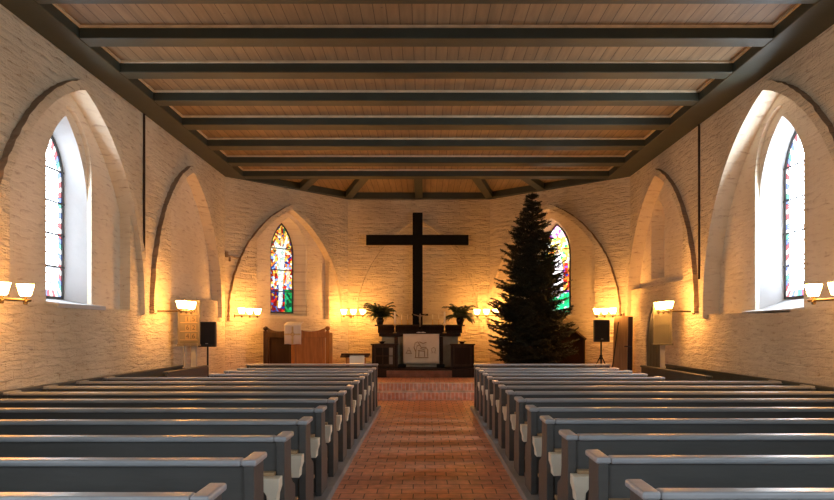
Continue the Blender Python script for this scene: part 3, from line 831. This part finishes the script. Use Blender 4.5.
t = thing('hymn_board', 'olive board with empty number rails, on a post before the right wall', 'hymn board', (4.33, 13.15, PLZ), -.1)
obj('board', nbox(-.14, .16, -.02, .02, 1.25 + zo, 1.93 + zo), M['olive'], t)
obj('board_frame', box(nbox(-.165, -.135, -.035, .03, 1.25 + zo, 1.95 + zo), .13, .165, -.035, .03, 1.25 + zo, 1.95 + zo), M['olive'], t, bevel=.004)
for z in (1.92, 1.76, 1.60, 1.44):
    obj('card_rail', nbox(-.135, .13, -.034, -.018, z - .012 + zo, z + .012 + zo), M['olive'], t)
obj('ledge', nbox(-.19, .19, -.06, .035, 1.225 + zo, 1.255 + zo), M['olive'], t, bevel=.005)
obj('post', nbox(-.02, .06, .03, .09, 0, 1.8 + zo), M['grey'], t)

# ------------------------------------------------------------------ loudspeakers
def speaker(x, y, z0, zb, rz, label, label2):
    st = thing('speaker_stand', label2, 'speaker stand', (x, y, z0), rz, 'speaker stands')
    h = zb - z0
    bm = bmesh.new(); tube(bm, [(0, 0, .12), (0, 0, h - .002)], .018, 10); obj('pole', bm, M['iron'], st)
    bm = bmesh.new(); lathe(bm, [(.035, .50), (.035, .60)], n=12); obj('collar', bm, M['iron'], st)
    for k in range(3):
        a = 2 * PI * k / 3 + .5
        bm = bmesh.new(); tube(bm, [(.03 * math.cos(a), .03 * math.sin(a), .55), (.16 * math.cos(a), .16 * math.sin(a), .30), (.32 * math.cos(a), .32 * math.sin(a), .013)], .012, 8); obj('leg', bm, M['iron'], st)
    sp = thing('loudspeaker', label, 'loudspeaker', (x, y, zb), rz, 'loudspeakers')
    bm = bmesh.new(); prism(bm, [(-.17, -.15), (.17, -.15), (.17, .02), (.11, .15), (-.11, .15), (-.17, .02)], 'z', 0, .49); obj('cabinet', bm, M['black'], sp, bevel=.012)
    obj('grille', nbox(-.155, .155, -.165, -.151, .05, .47), M['grille'], sp, bevel=.006)
    bm = bmesh.new(); box(bm, -.025, .025, -.169, -.165, .058, .072); o = obj('badge', bm, M['grey'], sp); o['label'] = 'small pale badge'
speaker(-4.27, 14.15, 0, 1.17, .18, 'black loudspeaker beside the number board at left', 'black tripod stand under the left loudspeaker')
speaker(3.95, 16.15, CH, 1.235, -.1, 'black loudspeaker between fir tree and right corner', 'black tripod stand under the right loudspeaker')

# ------------------------------------------------------------------ pulpit with cloth
t = thing('pulpit', 'brown wooden corner pulpit with ball finials below the crucifixion window', 'pulpit', (-3.03, 16.55, CH))
Lp, Cp, Rp = Vector((-.69, .22)), Vector((0, 0)), Vector((.76, .20))
def pface(name, p, q, panel_mat, frame_mat):
    d = (q - p); L_ = d.length; ang = math.atan2(d.y, d.x)
    mw = Matrix.Translation((p.x, p.y, 0)) @ Matrix.Rotation(ang, 4, 'Z')
    def put(nm, bm, mt, par=t, bevel=0):
        bmesh.ops.transform(bm, matrix=mw, verts=bm.verts)
        return obj(nm, bm, mt, par, bevel=bevel)
    pn = put('panel', nbox(.05, L_ - .05, .02, .045, .0, 1.0), panel_mat)
    put('top_board', nbox(.03, L_ - .03, -.005, .06, .985, 1.115), frame_mat, bevel=.006)
    put('stile', nbox(.05, .11, .0, .05, 0, .985), frame_mat); put('stile', nbox(L_ - .11, L_ - .05, .0, .05, 0, .985), frame_mat)
    # scalloped crest that dips between the posts
    pts = [(.05, 1.115)] + [(.05 + (L_ - .1) * i / 16, 1.125 + .085 * (2 * i / 16 - 1) ** 2) for i in range(17)] + [(L_ - .05, 1.115)]
    bm = bmesh.new(); prism(bm, pts, 'y', .01, .045); put('crest', bm, frame_mat)
pface('l', Lp, Cp, M['deepwood'], M['darkwood'])  # left side gets darker woods, its shade put into the colour
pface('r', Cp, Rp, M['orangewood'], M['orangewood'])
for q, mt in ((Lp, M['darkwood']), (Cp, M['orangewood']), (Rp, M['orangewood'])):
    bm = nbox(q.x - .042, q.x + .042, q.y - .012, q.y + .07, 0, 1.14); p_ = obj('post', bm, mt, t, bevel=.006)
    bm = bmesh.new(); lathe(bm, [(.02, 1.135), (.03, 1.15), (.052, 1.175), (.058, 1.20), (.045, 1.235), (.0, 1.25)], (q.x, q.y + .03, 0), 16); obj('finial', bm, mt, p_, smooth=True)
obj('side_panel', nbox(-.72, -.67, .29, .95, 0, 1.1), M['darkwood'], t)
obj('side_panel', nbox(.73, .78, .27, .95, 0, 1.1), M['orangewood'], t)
bm = bmesh.new(); prism(bm, [(-.085, 1.255), (.28, 1.33), (.28, 1.35), (-.085, 1.275)], 'x', -.18, .185); obj('reading_desk', bm, M['orangewood'], t)
obj('desk_support', nbox(-.06, .06, .08, .16, 1.1, 1.29), M['orangewood'], t)
# cloth
t = thing('pulpit_cloth', 'white hanging cloth with gold cross on the front of the pulpit', 'cloth', (-3.02, 16.45, 0))
bm = bmesh.new()
nx, rows = 14, [(.40, 1.69), (.2, 1.665), (.02, 1.63), (-.012, 1.612), (-.02, 1.58), (-.022, 1.4), (-.026, 1.17)]
g = [[bm.verts.new((-.19 + .385 * i / nx, y + .006 * math.sin(i * 1.3) * (1.7 - z), z + .006 + .008 * math.sin(i * .7) * (1.7 - z))) for i in range(nx + 1)] for y, z in rows]
for a, b in zip(g, g[1:]):
    for i in range(nx): bm.faces.new((a[i], a[i + 1], b[i + 1], b[i]))
o = obj('fabric', bm, M['whitecloth'], t, smooth=True); md = o.modifiers.new('thick', 'SOLIDIFY'); md.thickness = .006; md.offset = -1
bm = nbox(-.018, .022, -.042, -.03, 1.18, 1.58); o = obj('cross_embroidery', bm, M['goldthread'], t)
bm = nbox(-.185, .185, -.041, -.031, 1.385, 1.42); obj('cross_embroidery', bm, M['goldthread'], t)
bm = bmesh.new()
for k in range(24):
    a0, a1 = 2 * PI * k / 24, 2 * PI * (k + 1) / 24
    vs = [(r * math.cos(a) + .002, -.045, r * math.sin(a) + 1.402) for a, r in ((a0, .032), (a1, .032), (a1, .045), (a0, .045))]
    bm.faces.new([bm.verts.new(v) for v in vs])
bmesh.ops.remove_doubles(bm, verts=bm.verts, dist=1e-5)
r_ = bmesh.ops.extrude_face_region(bm, geom=bm.faces[:]); bmesh.ops.translate(bm, vec=(0, .008, 0), verts=[v for v in r_['geom'] if isinstance(v, bmesh.types.BMVert)])
o = obj('ring_emblem', bm, M['tanthread'], t)

# ------------------------------------------------------------------ lectern
t = thing('lectern', 'low wooden lectern with pale front and slanted top, before the altar steps', 'lectern', (-1.40, 14.6, 0), .16)
obj('front_panel', nbox(-.13, .17, -.02, .0, .03, .987), M['cream'], t)
obj('side_panel', nbox(-.19, -.13, -.02, .3, 0, .935), M['orangewood'], t); obj('side_panel', nbox(.17, .2, -.02, .3, 0, .935), M['orangewood'], t)
obj('base', nbox(-.24, .24, -.08, .36, 0, .03), M['darkwood'], t)
bm = bmesh.new(); prism(bm, [(-.10, 1.0), (.36, .93), (.36, .955), (-.10, 1.03)], 'x', -.30, .28); obj('slanted_top', bm, M['darkwood'], t, bevel=.004)

# ------------------------------------------------------------------ altar group
ax = -.14
bm = nbox(-1.80, 1.52, 17.62, YB - .001, CH, DA)
o = obj('altar_dais', bm, M['deepwood'], bevel=.008); tag(o, 'dark low platform under the altar', 'platform')
b = nbox(-.94, .66, 17.58, 17.619, CH, DA - .05); o2 = obj('front_course', b, M['stepside']); o2.parent = o
t = thing('altar', 'stone altar with dark moulded top shelf below the big black cross', 'altar', (ax, 18.3, DA))
za = -DA
obj('body', nbox(-.96, .98, .06, .9, 0, 1.34 + za), M['stone'], t, bevel=.005)
for x in (-.60, .55): obj('pilaster', nbox(x - .04, x + .05, .03, .06, .0, 1.33 + za), M['darkwood'], t)
obj('table_top', nbox(-1.03, 1.05, -.05, .95, 1.34 + za, 1.42 + za), M['deepwood'], t, bevel=.012)
bm = bmesh.new(); prism(bm, [(.36, 1.42 + za), (.36, 1.50 + za), (.33, 1.53 + za), (.31, 1.60 + za), (.80, 1.60 + za), (.80, 1.42 + za)], 'x', -1.08, 1.10); obj('shelf_moulding', bm, M['deepwood'], t)
obj('shelf_top', nbox(-1.16, 1.17, .28, .82, 1.60 + za, 1.64 + za), M['darkwood'], t, bevel=.006)
# altar cloth
t = thing('altar_cloth', 'cream embroidered cloth hanging on the altar front', 'cloth', (-.10, 18.235, 0))
bm = bmesh.new(); nx, nz = 24, 10
def ac(i, j): return (-.455 + .915 * i / nx, -.0 - .006 * math.sin(i * .9) * j / nz, 1.40 - .75 * j / nz)
g = [[bm.verts.new(ac(i, j)) for i in range(nx + 1)] for j in range(nz + 1)]
for j in range(nz):
    for i in range(nx): bm.faces.new((g[j][i], g[j][i + 1], g[j + 1][i + 1], g[j + 1][i]))
o = obj('fabric', bm, M['linen'], t, smooth=True); md = o.modifiers.new('thick', 'SOLIDIFY'); md.thickness = .006; md.offset = 1
# embroidery: a standing lamb between an alpha and an omega
def strokes(name, lines, par, r=.012, mt=M['tanthread']):
    bm = bmesh.new()
    for ln in lines: tube(bm, [(x, -.014, z) for x, z in ln], r, 6)
    return obj(name, bm, mt, par)
strokes('lamb_emblem', [[(-.14, .80), (-.13, .98), (-.10, 1.10), (-.03, 1.12), (.0, 1.06), (.12, 1.06), (.17, 1.0), (.17, .82)], [(-.14, .96), (-.18, 1.06), (-.15, 1.17), (-.08, 1.2), (-.04, 1.13)], [(-.08, .98), (.1, .96)], [(-.06, .82), (-.05, .98)], [(.09, .82), (.09, .98)], [(-.05, 1.2), (.05, 1.16), (.14, 1.19)], [(-.02, 1.03), (.06, 1.01), (.12, 1.03)], [(-.16, .80), (.19, .80)]], t)
strokes('alpha_letter', [[(-.37, .92), (-.31, 1.06), (-.25, .92)], [(-.345, .975), (-.275, .975)], [(-.39, .91), (-.23, .91)]], t, .009)
strokes('omega_letter', [[(.25, .92), (.30, .92), (.265, .98), (.27, 1.03), (.315, 1.06), (.36, 1.03), (.365, .98), (.33, .92), (.38, .92)]], t, .009)
# the great cross
t = thing('altar_cross', 'tall plain black wooden cross standing behind the altar', 'cross', (-.20, 19.42, DA))
obj('upright', nbox(-.135, .135, -.06, .06, 0, 4.66 - DA), M['blackwood'], t, bevel=.006)
obj('cross_beam', nbox(-1.385, 1.37, -.065, .065, 3.79 - DA, 4.06 - DA), M['blackwood'], t, bevel=.006)
# standing crucifix
t = thing('crucifix', 'small standing dark crucifix with pale figure at the middle of the altar', 'crucifix', (-.13, 18.5, 1.42))
obj('foot', box(nbox(-.11, .11, -.07, .07, 0, .05), -.075, .075, -.05, .05, .05, .10), M['deepwood'], t, bevel=.005)
obj('cross', box(nbox(-.022, .022, -.015, .015, .1, .68), -.21, .21, -.015, .015, .45, .495), M['blackwood'], t)
bm = bmesh.new()
tube(bm, [(0, -.03, .10 + .06), (.006, -.035, .25), (0, -.04, .29), (0, -.034, .36), (0, -.034, .42), (0, -.034, .452)], [.012, .018, .027, .022, .03, .014], 10)
tube(bm, [(-.165, -.022, .482), (-.08, -.03, .455), (0, -.034, .432), (.08, -.03, .455), (.165, -.022, .482)], [.008, .011, .016, .011, .008], 8)
lathe(bm, [(.0, .45), (.016, .457), (.02, .475), (.014, .495), (0, .50)], (.006, -.042, 0), 10)
obj('carved_figure', bm, M['skin'], t, smooth=True)
# candles
def candle(x, y, z, h, r, base_h, label, small, group):
    t = thing('candlestick', label, 'candlestick', (x, y, z), group=group)
    bm = bmesh.new()
    k = .55 if small else 1
    lathe(bm, [(.055 * k, 0), (.05 * k, .015), (.018 * k, .03), (.012 * k, .07 * k), (.022 * k, base_h * .5), (.012 * k, base_h * .6), (.014 * k, base_h * .85), (.038 * k, base_h * .93), (.04 * k, base_h)], n=16); obj('holder', bm, M['gold'], t, smooth=True)
    bm = bmesh.new(); lathe(bm, [(r, base_h), (r, base_h + h - .006), (r * .6, base_h + h), (0, base_h + h)], n=14); c = obj('candle', bm, M['wax'], t, smooth=True)
    bm = bmesh.new(); tube(bm, [(0, 0, base_h + h), (.001, 0, base_h + h + .014)], .002, 5); obj('wick', bm, M['ink'], c)
candle(-.77, 18.42, 1.42, .33, .026, .22, 'large candle at the left end of the altar table', False, 'large altar candles')
candle(.50, 18.42, 1.42, .33, .026, .22, 'large candle at the right end of the altar table', False, 'large altar candles')
for x, l in ((-.61, 'small white candle on the altar shelf, nearer the left large candle'), (-.45, 'small white candle on the altar shelf, just left of the cross'), (.20, 'small white candle on the altar shelf, just right of the cross'), (.36, 'small white candle on the altar shelf, nearer the right large candle')):
    candle(x, 18.85, 1.64, .14, .012, .13, l, True, 'small shelf candles')
# open book
t = thing('open_book', 'open book lying on the altar before the crucifix', 'book', (-.10, 18.34, 1.42))
for s in (-1, 1):
    bm = bmesh.new()
    prof = [(0, .012), (.02 * s, .03), (.06 * s, .032), (.115 * s, .02), (.115 * s, .008), (0, .008)]
    prism(bm, prof, 'y', -.07, .07); obj('page_block', bm, M['paper'], t)
obj('cover', nbox(-.122, .122, -.076, .076, 0, .008), M['darkwood'], t)
# side cabinets
def cabinet(x0, x1, label, lattice):
    t = thing('side_cabinet', label, 'cabinet', ((x0 + x1) / 2, 17.90, DA), group='dark cabinets flanking the altar')
    w = (x1 - x0) / 2
    obj('carcass', box(box(box(nbox(-w, -w + .05, 0, .3, 0, .56), w - .05, w, 0, .3, 0, .56), -w + .05, w - .05, .02, .3, 0, .04), -w + .05, w - .05, .27, .3, .04, .56), M['deepwood'], t)
    obj('top_board', nbox(-w - .03, w + .03, -.03, .31, .56, .595), M['darkwood'], t, bevel=.006)
    d = obj('door', box(box(box(nbox(-w + .052, -w + .10, -.012, .02, .03, .555), w - .10, w - .052, -.012, .02, .03, .555), -w + .10, w - .10, -.012, .02, .03, .09), -w + .10, w - .10, -.012, .02, .5, .555), M['darkwood'], t)
    if lattice:
        for i, (a, b) in enumerate(((-w + .10, -.05), (-.03, .10), (.12, w - .10))):
            for z0, z1 in ((.09, .285), (.305, .5)):
                obj('pane', nbox(a, b, .0, .008, z0, z1), M['pane_pale'] if i == 2 else M['glassdark'], d)
        obj('glazing_bar', box(box(nbox(-.05, -.03, -.008, .012, .09, .5), .10, .12, -.008, .012, .09, .5), -w + .1, w - .1, -.008, .012, .285, .305), M['darkwood'], d)
    else:
        obj('panel', nbox(-w + .10, w - .10, .0, .015, .09, .5), M['deepwood'], d)
    bm = bmesh.new(); tube(bm, [(w - .076, -.012, .3), (w - .076, -.032, .3)], .012, 10); obj('knob', bm, M['brass'], d)
cabinet(-1.32, -.70, 'dark wooden cabinet with glazed lattice door left of the altar cloth', True)
cabinet(.65, 1.22, 'dark wooden cabinet with plain panelled door right of the altar cloth', False)
for x, l in ((-1.08, 'small dark bowl on top of the glazed cabinet'), (.93, 'small dark bowl on top of the panelled cabinet')):
    bm = bmesh.new(); lathe(bm, [(.04, 0), (.045, .01), (.07, .04), (.10, .06), (.085, .06), (.05, .035), (0, .03)], n=18)
    o = obj('bowl', bm, M['vase'], smooth=True); o.location = (x, 18.05, DA + .596); tag(o, l, 'bowl', 'bowls on the cabinets')
for x, l in ((-.57, 'dark kneeling block on the dais at the left foot of the altar cloth'), (.39, 'dark kneeling block on the dais at the right foot of the altar cloth')):
    o = obj('kneeling_block', nbox(-.10, .10, -.09, .09, 0, .085), M['blackwood'], bevel=.012); o.location = (x, 17.95, DA); tag(o, l, 'kneeler', 'kneeling blocks')

# ferns
def fern(x, y, z, label, seed):
    rnd = random.Random(seed)
    t = thing('potted_fern', label, 'plant', (x, y, z), group='ferns on the altar')
    bm = bmesh.new(); lathe(bm, [(.07, 0), (.08, .02), (.105, .10), (.10, .15), (.075, .185), (.085, .20), (.07, .20), (.06, .17), (0, .165)], n=18); obj('vase', bm, M['vase'], t, smooth=True)
    for f in range(34):
        a = 2 * PI * f / 34 + rnd.uniform(-.2, .2); L_ = rnd.uniform(.38, .62); lift = rnd.uniform(.35, 1.5)
        if f % 8 == 3: L_ = .62; lift = 1.25
        d = Vector((math.cos(a), math.sin(a) * .8, 0)); pts = []
        p = Vector((0, 0, .18)); el = lift
        n = 13
        for i in range(n + 1):
            pts.append(p.copy()); p = p + (d * math.cos(el) + Vector((0, 0, math.sin(el)))) * (L_ / n); el -= rnd.uniform(.06, .155)
        bm = bmesh.new(); tube(bm, pts, [.004 - .0025 * i / n for i in range(n + 1)], 4)
        side = Vector((-d.y, d.x, 0)).normalized()
        for i in range(2, n + 1):
            wl = .135 * math.sin(PI * min(1, (i / n) * .82 + .15)) + .02
            tng = (pts[i] - pts[i - 1]).normalized()
            for s in (-1, 1):
                for off in (0, .5):
                    q = pts[i - 1].lerp(pts[i], off)
                    tip = q + side * s * wl + tng * .05 - Vector((0, 0, .03 + rnd.uniform(0, .025)))
                    m1 = q.lerp(tip, .45) + tng * .014; m2 = q.lerp(tip, .45) - tng * .014
                    bm.faces.new([bm.verts.new(v) for v in (q, m1, tip, m2)])
        obj('frond', bm, M['fern'], t, recalc=False)
fern(-1.18, 18.85, 1.64, 'bushy fern in a dark vase on the left end of the altar shelf', 3)
fern(.92, 18.85, 1.64, 'bushy fern in a dark vase on the right end of the altar shelf', 8)

# ------------------------------------------------------------------ fir tree
def fir(x, y, z):
    rnd = random.Random(5)
    t = thing('fir_tree', 'tall dark undecorated fir tree before the right apse window', 'tree', (x, y, z))
    H = 4.72 - z; z0 = .38
    bm = bmesh.new(); tube(bm, [(0, 0, 0), (.01, 0, H * .3), (.02, 0, H * .6), (0.0, 0, H - .1)], [.085, .065, .04, .012], 10); obj('trunk', bm, M['trunk'], t, smooth=True)
    bm = box(nbox(-.38, .38, -.07, .07, .0, .09), -.07, .07, -.38, .38, .0, .09); obj('stand', bm, M['deepwood'], t, bevel=.006)
    prof = [(0, .95), (.10, 1.0), (.22, .96), (.36, .88), (.5, .76), (.64, .64), (.76, .44), (.86, .27), (.94, .14), (1.0, .05)]
    def rad(f):
        for (a, ra), (b, rb) in zip(prof, prof[1:]):
            if a <= f <= b: return ra + (rb - ra) * (f - a) / (b - a)
        return .05
    verts, faces = [], []
    def spray(p, d, length, nn):
        """a twig covered with needles"""
        d = d.normalized(); a = Vector((0, 0, 1)); u = d.cross(a)
        u = u.normalized() if u.length > 1e-3 else Vector((1, 0, 0)); v = d.cross(u)
        for i in range(nn):
            q = p + d * (length * (i + rnd.random() * .5) / nn)
            th = rnd.uniform(0, 2 * PI)
            nd_ = (d * rnd.uniform(.5, .9) + u * math.cos(th) + v * math.sin(th) * .8).normalized()
            L_ = rnd.uniform(.034, .06); w = d.cross(nd_).normalized() * .008
            k = len(verts); verts.extend([q - w, q + w, q + nd_ * L_]); faces.append((k, k + 1, k + 2))
        k = len(verts); w = u * .004; verts.extend([p - w, p + w, p + d * length]); faces.append((k, k + 1, k + 2))
    level = 0
    f = 0.0
    while f < .985:
        r = rad(f); zc = z0 + (H - z0 - .02) * f
        nb = max(5, int(round(7 + 11 * (1 - f))))
        for b in range(nb):
            a = 2 * PI * (b + .5 * (level % 2)) / nb + rnd.uniform(-.18, .18)
            R = r * rnd.choice((.60, .76, .88, .96, 1.03, 1.08))
            d = Vector((math.cos(a), math.sin(a), 0)); sd = Vector((-d.y, d.x, 0))
            droop = rnd.uniform(-.22, -.02) + .35 * f
            n = max(4, int(R / .075)); p = Vector((0, 0, zc + rnd.uniform(-.06, .06))); el = droop + .15
            pts = [p.copy()]
            for i in range(n):
                p = p + (d * math.cos(el) + Vector((0, 0, math.sin(el)))) * (R / n); el += rnd.uniform(-.05, .10); pts.append(p.copy())
            for i in range(1, n + 1):
                tt = i / n; q = pts[i]; tg = (pts[i] - pts[i - 1])
                spray(pts[i - 1], tg, tg.length, 12)
                if tt < .12: continue
                tw = (.36 * (1 - tt) + .10) * min(1, R / .6 + .25)
                for s in (-1, 1):
                    dd = (tg.normalized() * .8 + sd * s * rnd.uniform(.6, 1.0) + Vector((0, 0, rnd.uniform(-.25, .12)))).normalized()
                    spray(q, dd, tw, max(5, int(tw / .011)))
                    if tw > .14:
                        d2 = (dd + sd * s * .7 + Vector((0, 0, rnd.uniform(-.5, .2)))).normalized()
                        spray(q + dd * tw * .45, d2, tw * .5, max(4, int(tw / .02)))
            spray(pts[-1], pts[-1] - pts[-2], .09, 10)
        level += 1
        f += (.036 if f < .6 else .040)
    # leader shoot
    spray(Vector((0, 0, H - .15)), Vector((.0, 0, 1)), .16, 24)
    for a in range(5): spray(Vector((0, 0, H - .10)), Vector((math.cos(a * 1.26), math.sin(a * 1.26), .9)), .12, 12)
    me = bpy.data.meshes.new('needles'); me.from_pydata([tuple(v) for v in verts], [], faces); me.materials.append(M['needle'])
    o = bpy.data.objects.new('needles', me); COL.objects.link(o); o.parent = t
    return len(faces)
fir(2.52, 16.95, CH)

# ------------------------------------------------------------------ right corner
# dark stall side with sloping top, standing against the right apse wall
t = thing('stair_screen', 'very dark wooden screen with sloping top behind the fir tree', 'screen', (0, 0, 0))
t.matrix_world = AR
bm = bmesh.new(); prism(bm, [(2.15, CH), (3.12, CH), (3.12, 1.26), (2.82, 1.47), (2.15, 1.66)], 'y', -.25, -.21); o = obj('panel', bm, M['deepwood']); o.parent = t
bm = bmesh.new(); prism(bm, [(2.82, 1.47), (2.15, 1.66), (2.15, 1.70), (2.83, 1.51), (3.15, 1.29), (3.12, 1.26)], 'y', -.28, -.18); o = obj('hand_rail', bm, M['deepwood']); o.parent = t
# leaning board
o = thing('leaning_board', 'tall pale brown wooden board leaning in the right front corner', 'board', (4.40, 16.28, CH), -.45)
bm = bmesh.new(); prism(bm, [(-.16, 0), (.17, 0), (.17, 1.48), (-.13, 1.48), (-.15, 1.40)], 'y', -.02, .02); b = obj('plank_face', bm, M['palewood'], o, bevel=.003); b.rotation_euler = (-.09, 0, 0)
bm = nbox(.172, .27, -.015, .035, 0, 1.47); b = obj('dark_edge', bm, M['deepwood'], o); b.rotation_euler = (-.09, 0, 0)
b = obj('latch', nbox(.10, .26, -.045, -.021, .78, .80), M['iron'], o); b.rotation_euler = (-.09, 0, 0)
bm = bmesh.new(); lathe(bm, [(.025, 1.482), (.03, 1.50), (.022, 1.55), (0, 1.56)], (.06, 0, 0), 10); b = obj('knob', bm, M['palewood'], o); b.rotation_euler = (-.09, 0, 0)
bm = bmesh.new(); tube(bm, [(4.08, 15.99, CH + .006), (4.19, 16.05, .75), (4.34, 16.15, 1.68)], .013, 8)
tag(obj('pole', bm, M['iron']), 'thin black pole leaning against the pale board', 'pole')

# ------------------------------------------------------------------ camera, world, view
cam = bpy.data.cameras.new('camera'); cam.sensor_fit = 'HORIZONTAL'; cam.sensor_width = 36.0; cam.lens = 720 / 834 * 36.0
cam.shift_x = (417 - 425) / 834; cam.shift_y = (330 - 250) / 834; cam.clip_start = .05
co = bpy.data.objects.new('camera', cam); COL.objects.link(co); co.location = (0, 0, 1.5); co.rotation_euler = (PI / 2, 0, 0)
SC.camera = co
wd = bpy.data.worlds.new('sky'); SC.world = wd; wd.use_nodes = True
wd.node_tree.nodes['Background'].inputs[0].default_value = (.75, .85, 1, 1); wd.node_tree.nodes['Background'].inputs[1].default_value = .6
SC.view_settings.view_transform = 'Standard'; SC.view_settings.look = 'None'; SC.view_settings.gamma = 1.0
SC.view_settings.exposure = 1.32; SC.view_settings.use_curve_mapping = False
SC.cycles.max_bounces = 8; SC.cycles.diffuse_bounces = 5; SC.cycles.glossy_bounces = 3
SC.cycles.sample_clamp_indirect = 6.0; SC.cycles.caustics_reflective = False; SC.cycles.caustics_refractive = False
